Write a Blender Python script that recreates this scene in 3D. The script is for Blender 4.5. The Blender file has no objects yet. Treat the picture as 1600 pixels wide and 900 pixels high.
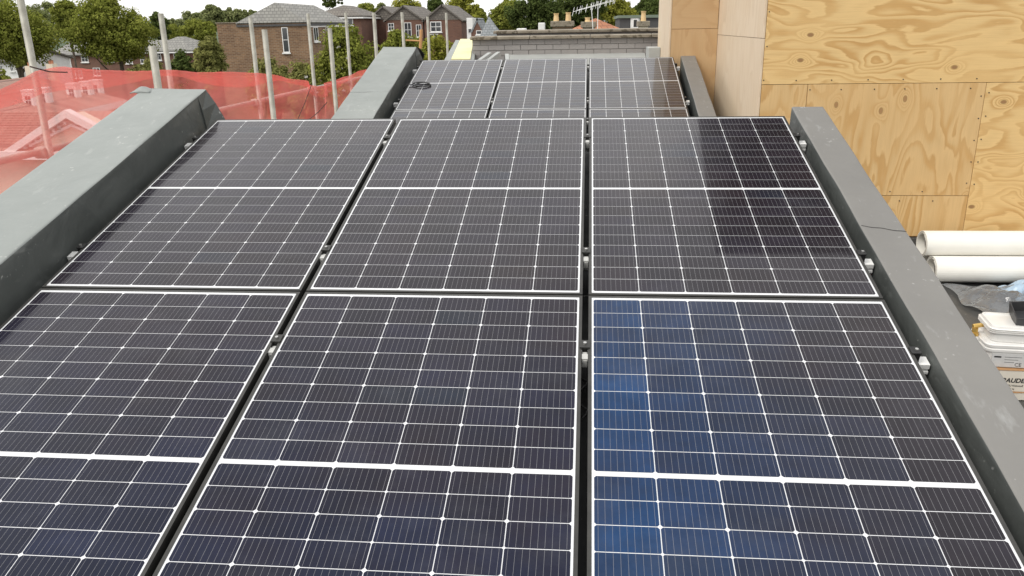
import bpy, math, random
import numpy as np
from mathutils import Vector, Matrix
R = math.radians
S = bpy.context.scene
COL = S.collection

# ------------------------------------------------------------------ camera
F = 1261.0
RC = ((0.9958, 0.0898, -0.0159), (0.0127, -0.3093, -0.9509), (-0.0903, 0.9467, -0.3092))
r0, r1, r2 = (Vector(v) for v in RC)
r0.normalize(); r2 = (r2 - r2.dot(r0) * r0).normalized(); r1 = r2.cross(r0)
CAM = Vector((2.095, -4.4938, 0.4879))
cd = bpy.data.cameras.new('camera'); cam = bpy.data.objects.new('camera', cd); COL.objects.link(cam)
cd.sensor_width = 36.0; cd.lens = 36.0 * F / 1600.0; cd.clip_start = 0.05; cd.clip_end = 5000
M = Matrix((r0, -r1, -r2)).transposed().to_4x4(); M.translation = CAM
cam.matrix_world = M
S.camera = cam

def ray(px, py):
    return r0 * ((px - 800) / F) + r1 * ((py - 450) / F) + r2
def on(px, py, axis, val):
    d = ray(px, py); return CAM + d * ((val - CAM[axis]) / d[axis])
def P(px, py, D):                       # the point of the place seen at px,py that lies D metres ahead
    return on(px, py, 1, CAM.y + D)

# ------------------------------------------------------------------ world and sun
SUN_EL, SUN_AZ = R(48), R(232)          # azimuth clockwise from +Y
w = bpy.data.worlds.new('World'); S.world = w; w.use_nodes = True
nt = w.node_tree; nt.nodes.clear(); N = nt.nodes.new; LK = nt.links.new
out = N('ShaderNodeOutputWorld'); bg = N('ShaderNodeBackground'); bg.inputs['Strength'].default_value = 0.11
sky = N('ShaderNodeTexSky'); sky.sky_type = 'NISHITA'; sky.sun_disc = False
sky.sun_elevation = SUN_EL; sky.sun_rotation = SUN_AZ; sky.air_density = 1.0; sky.dust_density = 2.0
tc = N('ShaderNodeTexCoord'); mp = N('ShaderNodeMapping'); mp.inputs['Scale'].default_value = (1, 1, 2.2)
nz = N('ShaderNodeTexNoise'); nz.inputs['Scale'].default_value = 2.1; nz.inputs['Detail'].default_value = 6
nz.inputs['Roughness'].default_value = .55
cr = N('ShaderNodeValToRGB'); cr.color_ramp.elements[0].position = .36; cr.color_ramp.elements[1].position = .52
cr.color_ramp.elements[0].color = (.72, .72, .72, 1); cr.color_ramp.elements[1].color = (1, 1, 1, 1)
nz2 = N('ShaderNodeTexNoise'); nz2.inputs['Scale'].default_value = 3.7; nz2.inputs['Detail'].default_value = 5
cr2 = N('ShaderNodeValToRGB'); cr2.color_ramp.elements[0].position = .3; cr2.color_ramp.elements[1].position = .75
cr2.color_ramp.elements[0].color = (6.9, 6.9, 6.95, 1); cr2.color_ramp.elements[1].color = (9.5, 9.3, 9.0, 1)
mx = N('ShaderNodeMix'); mx.data_type = 'RGBA'
LK(tc.outputs['Generated'], mp.inputs['Vector']); LK(mp.outputs[0], nz.inputs['Vector']); LK(mp.outputs[0], nz2.inputs['Vector'])
LK(nz.outputs['Fac'], cr.inputs[0]); LK(nz2.outputs['Fac'], cr2.inputs[0])
LK(cr.outputs[0], mx.inputs['Factor']); LK(sky.outputs[0], mx.inputs['A']); LK(cr2.outputs[0], mx.inputs['B'])
LK(mx.outputs['Result'], bg.inputs['Color']); LK(bg.outputs[0], out.inputs['Surface'])
ld = bpy.data.lights.new('sun', 'SUN'); ld.energy = 1.4; ld.angle = R(22); ld.color = (1, .96, .9)
sun = bpy.data.objects.new('sun', ld); COL.objects.link(sun)
sd = Vector((math.sin(SUN_AZ) * math.cos(SUN_EL), math.cos(SUN_AZ) * math.cos(SUN_EL), math.sin(SUN_EL)))
sun.rotation_euler = (-sd).to_track_quat('-Z', 'Y').to_euler()
S.view_settings.view_transform = 'Standard'; S.view_settings.look = 'None'
S.view_settings.exposure = 0.6; S.view_settings.gamma = 1.0; S.view_settings.use_curve_mapping = False
S.render.engine = 'CYCLES'

# ------------------------------------------------------------------ material helpers
class Mat:
    def __init__(s, name, color=(.5, .5, .5), rough=.6, **kw):
        s.m = bpy.data.materials.new(name); s.m.use_nodes = True
        s.t = s.m.node_tree; s.b = s.t.nodes['Principled BSDF']
        s.out = s.t.nodes['Material Output']
        s.b.inputs['Base Color'].default_value = (*color, 1); s.b.inputs['Roughness'].default_value = rough
        for k, v in kw.items(): s.b.inputs[k].default_value = v
    def n(s, typ, ins=None, **kw):
        x = s.t.nodes.new(typ)
        for k, v in kw.items(): setattr(x, k, v)
        for k, v in (ins or {}).items():
            if hasattr(v, 'links') or isinstance(v, bpy.types.NodeSocket): s.t.links.new(v, x.inputs[k])
            else: x.inputs[k].default_value = v
        return x
    def l(s, a, b): s.t.links.new(a, b)
    def math(s, op, a, b=0.0, c=0.0):
        return s.n('ShaderNodeMath', {0: a, 1: b, 2: c}, operation=op).outputs[0]
    def ramp(s, fac, stops, interp='LINEAR'):
        x = s.n('ShaderNodeValToRGB', {0: fac}); e = x.color_ramp; e.interpolation = interp
        while len(e.elements) < len(stops): e.elements.new(.5)
        for el, (p, c) in zip(e.elements, stops):
            el.position = p; el.color = (*c, 1) if len(c) == 3 else c
        return x.outputs[0]
    def noise(s, vec, scale, detail=4, rough=.5, dist=0.0):
        return s.n('ShaderNodeTexNoise', {'Vector': vec, 'Scale': scale, 'Detail': detail, 'Roughness': rough, 'Distortion': dist}).outputs['Fac']
    def mix(s, f, a, b, blend='MIX'):
        x = s.n('ShaderNodeMix', data_type='RGBA', blend_type=blend)
        for k, v in (('Factor', f), ('A', a), ('B', b)):
            if isinstance(v, bpy.types.NodeSocket): s.l(v, x.inputs[k])
            elif k == 'Factor': x.inputs[k].default_value = v
            else: x.inputs[k].default_value = (*v, 1)
        return x.outputs['Result']
    def coords(s, kind='Object'):
        return s.n('ShaderNodeTexCoord').outputs[kind]
    def bump(s, h, strength=.3, dist=.01):
        b = s.n('ShaderNodeBump', {'Height': h, 'Strength': strength, 'Distance': dist}); s.l(b.outputs[0], s.b.inputs['Normal'])
    def color(s, c): s.l(c, s.b.inputs['Base Color'])

def mottled(name, c1, c2, scale=3, rough=.6, bump=0, bscale=30, bdist=.004, detail=5, spots=None, coords='Object', **kw):
    m = Mat(name, c1, rough, **kw); v = m.coords(coords)
    c = m.ramp(m.noise(v, scale, detail, .6), [(.3, c1), (.7, c2)])
    if spots:
        c = m.mix(m.ramp(m.noise(v, spots[1], 3, .6), [(spots[2], (0, 0, 0)), (spots[2] + .06, (1, 1, 1))]), c, spots[0])
    m.color(c)
    if bump: m.bump(m.noise(v, bscale, 4), bump, bdist)
    return m.m

# --- solar
def cell_material():
    m = Mat('solar_cell', (.01, .01, .016), .22)
    v = m.coords(); sp = m.n('ShaderNodeSeparateXYZ', {0: v})
    x = m.math('MULTIPLY', m.math('ADD', sp.outputs[0], .08185), 9 / .1637)
    fx = m.math('ABSOLUTE', m.math('SUBTRACT', m.math('FRACT', x), .5))
    line = m.math('LESS_THAN', fx, .0175)
    y = m.math('ABSOLUTE', sp.outputs[1])
    line = m.math('MULTIPLY', line, m.math('LESS_THAN', y, .0395))
    info = m.n('ShaderNodeObjectInfo')
    big = m.noise(m.coords('Object'), 30, 2)
    wp = m.n('ShaderNodeVectorMath', {0: v, 1: info.outputs['Location']}, operation='ADD').outputs[0]
    cloud = m.noise(wp, 1.7, 4, .6); cl2 = m.noise(wp, 9, 5, .65)
    base = m.mix(m.math('MULTIPLY', big, .2), info.outputs['Color'], (.013, .011, .014))
    base = m.mix(m.ramp(cloud, [(.46, (0, 0, 0)), (.70, (.5, .5, .5))]), base, (.020, .0115, .0125))
    hs = m.n('ShaderNodeHueSaturation', {'Color': base, 'Value': m.math('ADD', .42, m.math('MULTIPLY', cl2, .9))}); base = hs.outputs[0]
    dust = m.ramp(m.noise(wp, 3.1, 8, .72), [(.52, (0, 0, 0)), (.80, (.09, .09, .09))])
    base = m.mix(dust, base, (.22, .23, .25))
    m.color(m.mix(line, base, (.22, .22, .23)))
    m.b.inputs['Specular IOR Level'].default_value = .08
    m.b.inputs['Coat Weight'].default_value = 1.0; m.b.inputs['Coat IOR'].default_value = 1.225
    # rain marks and wiped smears dull the glass here and there
    sm = m.noise(m.n('ShaderNodeMapping', {'Vector': wp, 'Scale': (1.0, 3.0, 1), 'Rotation': (0, 0, .7)}).outputs[0], 3.2, 7, .7)
    m.l(m.ramp(sm, [(.42, (.028,) * 3), (.62, (.06,) * 3), (.78, (.16,) * 3)]), m.b.inputs['Coat Roughness'])
    return m.m
def far_cell_material():
    m = Mat('solar_cell_far', (.016, .015, .018), .25, **{'Specular IOR Level': .1})
    rnd = m.n('ShaderNodeNewGeometry').outputs['Random Per Island']
    m.color(m.ramp(rnd, [(0, (.03, .026, .028)), (.5, (.036, .033, .036)), (1, (.03, .032, .045))]))
    m.b.inputs['Coat Weight'].default_value = 1.0; m.b.inputs['Coat Roughness'].default_value = .04; m.b.inputs['Coat IOR'].default_value = 1.225
    return m.m
M_CELL = cell_material(); M_FCELL = far_cell_material()
M_BACK = Mat('white_backsheet', (.64, .65, .66), .4, **{'Coat Weight': .6, 'Coat Roughness': .1}).m
M_FRAME = mottled('black_anodised_aluminium', (.035, .035, .033), (.06, .058, .053), 14, .38, Metallic=.35)
M_ALU = mottled('mill_aluminium', (.78, .78, .76), (.86, .86, .84), 20, .4)
M_BLACKM = mottled('black_clamp_metal', (.02, .02, .02), (.04, .04, .04), 30, .4, Metallic=.4)
M_STEEL = mottled('bolt_steel', (.45, .45, .44), (.6, .6, .58), 60, .3, Metallic=.9)
M_CLIP = mottled('dull_clip_metal', (.40, .40, .38), (.52, .52, .5), 30, .45)
# --- roof
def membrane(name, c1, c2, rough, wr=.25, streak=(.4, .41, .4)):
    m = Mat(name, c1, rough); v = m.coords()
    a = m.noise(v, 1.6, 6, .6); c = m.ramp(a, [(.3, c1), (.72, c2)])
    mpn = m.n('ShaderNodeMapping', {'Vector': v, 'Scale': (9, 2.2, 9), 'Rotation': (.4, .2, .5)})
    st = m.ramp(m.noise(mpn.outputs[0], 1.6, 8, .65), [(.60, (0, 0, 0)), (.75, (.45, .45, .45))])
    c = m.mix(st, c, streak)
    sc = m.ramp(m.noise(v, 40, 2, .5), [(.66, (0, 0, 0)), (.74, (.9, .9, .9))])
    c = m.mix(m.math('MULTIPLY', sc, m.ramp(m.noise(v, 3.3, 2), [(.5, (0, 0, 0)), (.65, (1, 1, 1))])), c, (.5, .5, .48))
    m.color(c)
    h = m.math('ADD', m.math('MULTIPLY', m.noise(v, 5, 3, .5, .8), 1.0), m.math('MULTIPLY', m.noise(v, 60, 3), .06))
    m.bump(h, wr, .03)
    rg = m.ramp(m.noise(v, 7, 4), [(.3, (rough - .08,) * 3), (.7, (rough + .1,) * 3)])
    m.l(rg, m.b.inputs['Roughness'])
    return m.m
M_MEMB = membrane('grey_green_membrane', (.22, .24, .228), (.275, .295, .28), .5, .2)
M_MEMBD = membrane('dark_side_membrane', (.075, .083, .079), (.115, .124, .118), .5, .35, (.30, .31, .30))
M_MEMB2 = membrane('warm_grey_membrane', (.165, .16, .15), (.205, .20, .186), .55, .08)
M_DECK = membrane('dark_deck_membrane', (.05, .05, .048), (.085, .085, .08), .6, .2, (.14, .13, .12))
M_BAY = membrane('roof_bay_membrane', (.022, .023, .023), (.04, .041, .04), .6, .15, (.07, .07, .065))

# ------------------------------------------------------------------ mesh helpers
def link(o, parent=None):
    COL.objects.link(o)
    if parent is not None: o.parent = parent
    return o
def tag(o, label=None, cat=None, group=None, kind=None):
    if label: o['label'] = label
    if cat: o['category'] = cat
    if group: o['group'] = group
    if kind: o['kind'] = kind
    return o
def empty(name, loc=(0, 0, 0), rot=(0, 0, 0), label=None, cat=None, group=None):
    o = bpy.data.objects.new(name, None); COL.objects.link(o); o.location = loc; o.rotation_euler = rot
    o.empty_display_size = .1
    return tag(o, label, cat, group)

class MB:
    def __init__(s): s.v = []; s.f = []
    def add(s, vs, fs):
        k = len(s.v); s.v += [tuple(p) for p in vs]; s.f += [tuple(i + k for i in f) for f in fs]; return s
    def box(s, x0, x1, y0, y1, z0, z1):
        return s.add([(x0, y0, z0), (x1, y0, z0), (x1, y1, z0), (x0, y1, z0), (x0, y0, z1), (x1, y0, z1), (x1, y1, z1), (x0, y1, z1)],
              [(0, 3, 2, 1), (4, 5, 6, 7), (0, 1, 5, 4), (1, 2, 6, 5), (2, 3, 7, 6), (3, 0, 4, 7)])
    def prism(s, poly, a, b, axis=0):      # polygon (two coordinates) pushed along an axis
        n = len(poly)
        def pt(p, t): return (t, p[0], p[1]) if axis == 0 else ((p[0], t, p[1]) if axis == 1 else (p[0], p[1], t))
        vs = [pt(p, a) for p in poly] + [pt(p, b) for p in poly]
        fs = [tuple(range(n))[::-1], tuple(range(n, 2 * n))] + [(i, (i + 1) % n, n + (i + 1) % n, n + i) for i in range(n)]
        return s.add(vs, fs)
    def tube(s, pts, r, seg=10, cap=True):
        pts = [Vector(p) for p in pts]; rs = r if isinstance(r, (list, tuple)) else [r] * len(pts)
        k0 = len(s.v); up = None
        for i, p in enumerate(pts):
            t = (pts[min(i + 1, len(pts) - 1)] - pts[max(i - 1, 0)]).normalized()
            if up is None: up = Vector((0, 0, 1)) if abs(t.z) < .9 else Vector((1, 0, 0))
            a = t.cross(up).normalized(); up = a.cross(t).normalized()
            for j in range(seg):
                th = 2 * math.pi * j / seg
                s.v.append(tuple(p + (a * math.cos(th) + up * math.sin(th)) * rs[i]))
        for i in range(len(pts) - 1):
            for j in range(seg):
                s.f.append((k0 + i * seg + j, k0 + i * seg + (j + 1) % seg, k0 + (i + 1) * seg + (j + 1) % seg, k0 + (i + 1) * seg + j))
        if cap:
            s.f.append(tuple(k0 + j for j in range(seg))[::-1])
            s.f.append(tuple(k0 + (len(pts) - 1) * seg + j for j in range(seg)))
        return s
    def mesh(s, name, mat, smooth=False):
        me = bpy.data.meshes.new(name); me.from_pydata(s.v, [], s.f); me.materials.append(mat)
        if smooth: me.polygons.foreach_set('use_smooth', [True] * len(me.polygons))
        me.update(); return me
    def build(s, name, mat, parent=None, smooth=False, bevel=0, fix=True):
        me = s.mesh(name, mat, smooth); o = bpy.data.objects.new(name, me); link(o, parent)
        if fix:
            import bmesh
            bm = bmesh.new(); bm.from_mesh(me); bmesh.ops.recalc_face_normals(bm, faces=bm.faces); bm.to_mesh(me); bm.free()
        if bevel:
            b = o.modifiers.new('bevel', 'BEVEL'); b.width = bevel; b.segments = 2; b.limit_method = 'ANGLE'; b.angle_limit = R(40)
        return o
def bx(name, mat, parent, x0, x1, y0, y1, z0, z1, bevel=0):
    return MB().box(x0, x1, y0, y1, z0, z1).build(name, mat, parent, bevel=bevel)
def centre(o):                             # move an object's origin to its middle (top-level single meshes)
    me = o.data; n = len(me.vertices); a = np.empty(n * 3); me.vertices.foreach_get('co', a); a = a.reshape(-1, 3)
    c = (a.min(0) + a.max(0)) / 2; c[2] = a[:, 2].min(); me.vertices.foreach_set('co', (a - c).ravel()); o.location = Vector(o.location) + Vector(c); me.update(); return o

SL = R(15); SI, CO = math.sin(SL), math.cos(SL)
GZ = -8.8                                   # street level
DECK = -1.75

# ------------------------------------------------------------------ setting
def ground():
    m = Mat('ground', (.06, .07, .04), .9); v = m.coords()
    c = m.ramp(m.noise(v, .05, 5), [(.42, (.045, .07, .02)), (.5, (.09, .085, .075)), (.6, (.055, .055, .055))])
    m.color(c); m.bump(m.noise(v, 3, 4), .3, .05)
    o = MB().add([(-1500, -1500, GZ), (1500, -1500, GZ), (1500, 2500, GZ), (-1500, 2500, GZ)], [(0, 1, 2, 3)]).build('ground', m.m, fix=False)
    tag(o, kind='structure')
    # far hills
    hm = mottled('hill_woodland', (.05, .075, .04), (.085, .11, .06), .02, .95)
    rnd = random.Random(5); vs = []; fs = []; nx, ny = 90, 10
    for j in range(ny):
        for i in range(nx):
            x = -900 + 1800 * i / (nx - 1); y = 420 + 500 * j / (ny - 1)
            h = (7 * math.sin(i * .21 + 1) + 4 * math.sin(i * .53) + 6) * math.sin(math.pi * min(1, j / (ny - 1))) + rnd.uniform(-1, 1)
            vs.append((x, y, GZ + max(-1, h + 6 * (j > 0) - 1)))
    for j in range(ny - 1):
        for i in range(nx - 1):
            a = j * nx + i; fs.append((a, a + 1, a + nx + 1, a + nx))
    tag(MB().add(vs, fs).build('hills', hm, smooth=True, fix=False), kind='structure')
ground()

def roof():
    o = bx('roof_deck', M_DECK, None, -.52, 11, -9, 8.0, DECK - .35, DECK); tag(o, kind='structure')
    bwall = mottled('rendered_wall', (.42, .4, .36), (.5, .48, .44), 2, .8, .2)
    b = empty('host_building', (5, 0, GZ), label='building carrying the solar roof, its walls below the deck', cat='building')
    bx('wall', bwall, b, -5.5, 6, -9, 8.0, 0, DECK - .36 - GZ)
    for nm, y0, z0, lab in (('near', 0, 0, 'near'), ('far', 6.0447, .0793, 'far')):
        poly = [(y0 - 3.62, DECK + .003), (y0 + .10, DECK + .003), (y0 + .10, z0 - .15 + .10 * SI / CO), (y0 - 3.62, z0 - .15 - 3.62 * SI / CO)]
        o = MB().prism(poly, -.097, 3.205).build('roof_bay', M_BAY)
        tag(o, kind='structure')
roof()

# upstands beside each array, wrapped in membrane
def upstand(y0, z0, sec, mat, label, seed, name='parapet_upstand', v0=-4.1, v1=.15, parts=True, amp0=.0035, side_at=None):
    """sec: cross-section (u, n) polygon, first the top inner, then top outer, base outer, base inner"""
    rnd = random.Random(seed)
    root = empty(name, (sec[0][0], y0, DECK), label=label, cat='parapet', group='membrane clad parapets beside the solar arrays')
    nseg = 46; ring = []
    # rounded section: densify with small corner rounding
    def dens(poly):
        o = []; n = len(poly)
        for i in range(n):
            p, a, b = Vector(poly[i]), Vector(poly[i - 1]), Vector(poly[(i + 1) % n])
            d1 = (a - p); d2 = (b - p); r_ = min(.009, d1.length * .3, d2.length * .3)
            q1 = p + d1.normalized() * r_; q2 = p + d2.normalized() * r_
            for t in (0, .33, .67, 1):
                o.append((q1 * (1 - t) ** 2 + p * 2 * t * (1 - t) + q2 * t * t))
            o.append(p + d2.normalized() * (r_ + .012))
            m = int(d2.length / .06)
            for k in range(1, m): 
                t = k / m; c = p + d2 * t
                if (c - p).length > r_ + .02 and (c - b).length > r_ + .02: o.append(c)
            o.append(b - d2.normalized() * (r_ + .012))
        return o
    sec2 = dens(sec); n = len(sec2)
    vs = []
    ph = [rnd.uniform(0, 6) for _ in range(8)]
    for i in range(nseg + 1):
        v = v0 + (v1 - v0) * i / nseg
        for j, c in enumerate(sec2):
            u, nn = c.x, c.y
            amp = amp0
            wv = amp * (math.sin(v * 5.1 + ph[0] + j * .35) + .7 * math.sin(v * 11.3 + ph[1] - j * .6) + .6 * rnd.uniform(-.5, .5))
            nn2 = nn + wv * .6; u2 = u + wv
            z = z0 + v * SI + nn2 * CO; y = y0 + v * CO - nn2 * SI
            if nn < -.5: z = DECK + .004; y = y0 + v * CO
            if i == nseg and nn >= -.5: y += rnd.uniform(-.006, .006)
            vs.append((u2 - sec[0][0], y - y0, z - DECK))
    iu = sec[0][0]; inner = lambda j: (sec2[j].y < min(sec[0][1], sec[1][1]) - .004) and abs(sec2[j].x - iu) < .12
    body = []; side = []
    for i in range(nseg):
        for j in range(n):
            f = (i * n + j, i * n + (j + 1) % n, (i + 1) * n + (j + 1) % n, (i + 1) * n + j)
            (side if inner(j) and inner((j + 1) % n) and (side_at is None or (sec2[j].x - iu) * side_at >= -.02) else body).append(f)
    o = MB().add(vs, body).build('membrane_wrap', mat, root, smooth=True)
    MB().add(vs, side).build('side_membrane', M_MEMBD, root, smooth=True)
    MB().add([vs[k] for k in range(n)] + [vs[nseg * n + k] for k in range(n)], [tuple(range(n))[::-1], tuple(range(n, 2 * n))]).build('end_piece', mat, root)
    if parts:
        # welded lap seam across the top and a folded corner at the far end
        for vv in ((-1.52,) if seed == 3 else (() if seed == 1 else (-1.21,))):
            mb = MB(); m = 14
            ui, uo = sec[0][0] - sec[0][0], sec[1][0] - sec[0][0]
            pts = []
            for k in range(m + 1):
                t = k / m; u = ui + (uo - ui) * (.02 + .96 * t); v = vv - .05 * t + .003 * math.sin(k * .9 + seed); nn = sec[0][1] + (sec[1][1] - sec[0][1]) * t + .0025
                pts.append((u, v * CO - nn * SI, z0 + v * SI + nn * CO - DECK))
            mb.tube(pts, .0011, 6); mb.build('lap_seam', M_BLACKM, root)
    return root

LSEC = lambda: [(-.10, .132), (-.47, .142), (-.515, -.6), (-.098, -.6)]
RSEC = lambda a, b: [(a, .0), (b, .0), (b + .004, -.6), (a, -.6)]
ul = upstand(0, 0, LSEC(), M_MEMB, 'wide grey green parapet along the left of the near solar array', 1)
ur = upstand(0, 0, RSEC(3.211, 3.380), M_MEMB2, 'flat grey parapet on the right of the near array, by the white rolls', 2, amp0=.0012)
fl = upstand(6.0447, .0793, [(-.10, .13), (-.535, .142), (-.56, -.6), (-.098, -.6)], M_MEMB, 'grey parapet along the left of the far solar array, behind the netting', 3)
fr = upstand(6.0447, .0793, RSEC(3.243, 3.424), M_MEMB2, 'narrow grey parapet right of the far array, in front of the plywood', 4, amp0=.0012, parts=False)
# loose folds of membrane on the ends of the left parapets
def fold(root, u, y, z, s, name='membrane_fold'):
    rnd = random.Random(int(s * 1000)); mb = MB(); n = 9
    vs = []
    for i in range(n):
        for j in range(6):
            a = i / (n - 1); b = j / 5
            vs.append((u + s * (a - .5) * 1.2, y + s * (b - .5) * .9, z + s * (.32 * math.sin(math.pi * a) * math.sin(math.pi * b) + .05 * rnd.random()) - .02))
    fs = [(i * 6 + j, i * 6 + j + 1, (i + 1) * 6 + j + 1, (i + 1) * 6 + j) for i in range(n - 1) for j in range(5)]
    o = mb.add(vs, fs).build(name, M_MEMB, root, smooth=True)
    so = o.modifiers.new('s', 'SOLIDIFY'); so.thickness = .006
fold(ul, -.36, .08, .175 - DECK, .10)
for rt, y0_, z0_ in ((ul, 0, 0), (fl, 6.0447, .0793)):
    vs = []
    for v_, e in ((.03, 0), (.148, .004)):
        for u_, n_ in ((-.0975, .126), (-.0975, -.16), (-.008, -.13), (-.022, -.06), (-.06, .05)):
            vs.append((u_ + .10 if v_ > .1 else min(u_, -.09) + .10, v_ * CO - n_ * SI, z0_ + v_ * SI + n_ * CO - DECK))
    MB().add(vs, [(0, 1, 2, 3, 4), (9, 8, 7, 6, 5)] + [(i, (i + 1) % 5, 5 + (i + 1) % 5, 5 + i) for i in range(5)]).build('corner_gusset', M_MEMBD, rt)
# torn flap of membrane hanging off the far end of the far left parapet
mb = MB().add([(-.0, .12, 2.0), (.03, .17, 1.98), (.085, .18, 1.90), (.07, .12, 1.80), (.02, .08, 1.84), (.04, .2, 1.86)],
              [(0, 1, 5, 4), (1, 2, 5), (2, 3, 5), (3, 4, 5)])
o = mb.build('membrane_flap', M_BLACKM, fl, smooth=False); so = o.modifiers.new('s', 'SOLIDIFY'); so.thickness = .006

# ------------------------------------------------------------------ solar panels
WW, LL = 1.016, 1.733; LIP = .011
X0 = [0, WW + .0424, 2 * WW + .0868]; V0 = [0, -(LL + .0306)]
PX_, PY_ = .1675, .0846; MX = (WW - 6 * PX_) / 2; MY = .0125; MIDG = LL - 2 * MY - 20 * PY_
def cell_mesh(kind):
    w, h = .1648 / 2, .0818 / 2; c1, c2 = (.0056, .0034) if kind else (.0034, .0056); z0, z1 = -.0002, .0004
    poly = [(-w + c1, -h), (w - c1, -h), (w, -h + c1), (w, h - c2), (w - c2, h), (-w + c2, h), (-w, h - c2), (-w, -h + c1)]
    return MB().prism(poly, z0, z1, axis=2).mesh('cell', M_CELL)
CM = [cell_mesh(0), cell_mesh(1)]
rc = random.Random(11)
def cell_xy(i, j):
    x = LIP + MX + PX_ * (i + .5)
    y = -(LIP + MY + PY_ * (j + .5) + (MIDG if j >= 10 else 0))
    return x, y
def frame_mesh():
    W, L = WW + 2 * LIP, LL + 2 * LIP; mb = MB(); t, b = .0015, -.035
    mb.box(0, LIP, -L, 0, b, t); mb.box(W - LIP, W, -L, 0, b, t)
    mb.box(LIP, W - LIP, -LIP, 0, b, t); mb.box(LIP, W - LIP, -L, -L + LIP, b, t)
    return mb.mesh('frame', M_FRAME)
FM = frame_mesh()
BM_ = MB().box(LIP, WW + LIP, -LL - LIP, -LIP, -.006, 0).mesh('backsheet', M_BACK)
mbf = MB()
for j in range(20):
    for i in range(6):
        x, y = cell_xy(i, j); w, h = .0818, .0412; c = .004
        k = len(mbf.v)
        mbf.add([(x - w + c, y - h, .0004), (x + w - c, y - h, .0004), (x + w, y - h + c, .0004), (x + w, y + h - c, .0004), (x + w - c, y + h, .0004), (x - w + c, y + h, .0004), (x - w, y + h - c, .0004), (x - w, y - h + c, .0004)], [tuple(range(8))])
FCM = mbf.mesh('cells', M_FCELL)
def hue(c, r, i, j):
    """dark silicon: plum brown, charcoal and navy cells, bluest in the left columns of the near right panel"""
    t = rc.random(); k = rc.uniform(.75, 1.2)
    blue = .25 + .3 * (r == 1) + .25 * rc.random()
    if c == 2: blue += .15 - .07 * i
    if c == 2 and r == 1:
        f = (1.0, .60, .40, .28, .15, .03)[i] * (.7 + .3 * j / 10 if i else 1.0) * rc.uniform(.9, 1.1); f = min(1, f)
        col = (.015 - .008 * f, .0115 + .031 * f, .016 + .112 * f)
    elif t < .03: col = (.011, .014, .026)
    else: col = (.0175 - .008 * blue, .0128 - .004 * blue, .0160 + .008 * blue)
    if r == 1 and c < 2: g_ = .16 * min(1, j / 14); col = (col[0] - .004 * g_ / .16, col[1] + .002 * g_ / .16, col[2] + .012 * g_ / .16)
    return (*[q * k for q in col], 1)
rown = ['upper', 'lower']; coln = ['left', 'middle', 'right']
for arr, (ya, za) in enumerate(((0, 0), (6.0447, .0793))):
    for r in range(2):
        for c in range(3):
            u, v = X0[c] - LIP, V0[r] + LIP
            lab = ('%s solar panel in the %s row of the near array' if arr == 0 else '%s solar panel in the %s row of the far array') % (coln[c], rown[r])
            if arr == 0 and r == 1 and c == 2: lab = 'bluest solar panel, right one in the lower row of the near array'
            if arr == 1 and r == 0 and c == 0: lab = 'left solar panel in the upper row of the far array, a loose cable on it'
            root = empty('solar_panel', (u, ya + v * CO, za + v * SI), (SL, 0, 0), lab, 'solar panel', 'solar panels of the near array' if arr == 0 else 'solar panels of the far array')
            link(bpy.data.objects.new('frame', FM), root)
            link(bpy.data.objects.new('backsheet', BM_), root)
            if arr == 0:
                for j in range(20):
                    for i in range(6):
                        o = bpy.data.objects.new('cell', CM[j % 2]); x, y = cell_xy(i, j); o.location = (x, y, .0002)
                        o.color = hue(c, r, i, j); link(o, root)
            else:
                o = link(bpy.data.objects.new('cells', FCM), root); tag(o, kind='stuff')
                # module frames sit on their rails only

# rails and clamps
def rail(ya, za, v, label, u0, u1):
    root = empty('mounting_rail', (0, ya + v * CO, za + v * SI), (SL, 0, 0), label, 'rail', 'aluminium rails under the solar panels')
    mb = MB(); a = .022
    poly = [(-a, -.075), (a, -.075), (a, -.066), (a - .006, -.064), (a - .006, -.056), (a, -.054), (a, -.037), (-a, -.037), (-a, -.054), (-a + .006, -.056), (-a + .006, -.064), (-a, -.066)]
    mb.prism(poly, u0, u1, axis=0); mb.build('rail_profile', M_ALU, root)
    e0, e1 = -LIP, X0[2] + WW + LIP
    for x, sgn in ((e0, -1), (e1, 1)):
        k = MB()
        xa, xb = sorted((x + sgn * .003, x + sgn * .022))
        k.box(xa, xb, -.016, .016, -.036, .0016); xc, xd = sorted((x - sgn * .006, x + sgn * .024)); k.box(xc, xd, -.018, .018, .0017, .006)
        cl = k.build('end_clamp', M_BLACKM, root)
        MB().tube([(x + sgn * .013, 0, .006), (x + sgn * .013, 0, .0115)], .0055, 8).build('bolt', M_STEEL, cl)
    for c in (0, 1):
        xm = X0[c] + WW + LIP + (X0[c + 1] - X0[c] - WW - 2 * LIP) / 2
        k = MB(); k.box(xm - .017, xm + .017, -.02, .02, .0017, .006); k.box(xm - .009, xm + .009, -.018, .018, -.036, .0016)
        cl = k.build('mid_clamp', M_FRAME, root)
        MB().tube([(xm, 0, .006), (xm, 0, .012)], .006, 6).build('bolt', M_STEEL, cl)
        k = MB().box(xm - .008, xm + .008, -.075, -.028, -.034, -.008).box(xm - .010, xm + .010, -.072, -.045, -.0079, -.002)
        k.build('cable_clip', M_CLIP, root)
    for x in (.25, 1.35, 2.4):
        MB().box(x - .03, x + .03, -.03, .03, -.145, -.0752).build('roof_bracket', M_ALU, root)
    return root
for arr, (ya, za, nm) in enumerate(((0, 0, 'near'), (6.0447, .0793, 'far'))):
    for k, v in enumerate((-.255, -1.43, -2.05, -3.2)):
        rail(ya, za, v, '%s aluminium mounting rail from the top under the %s array' % (('first', 'second', 'third', 'fourth')[k], nm), -.088, 3.204)

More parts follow.
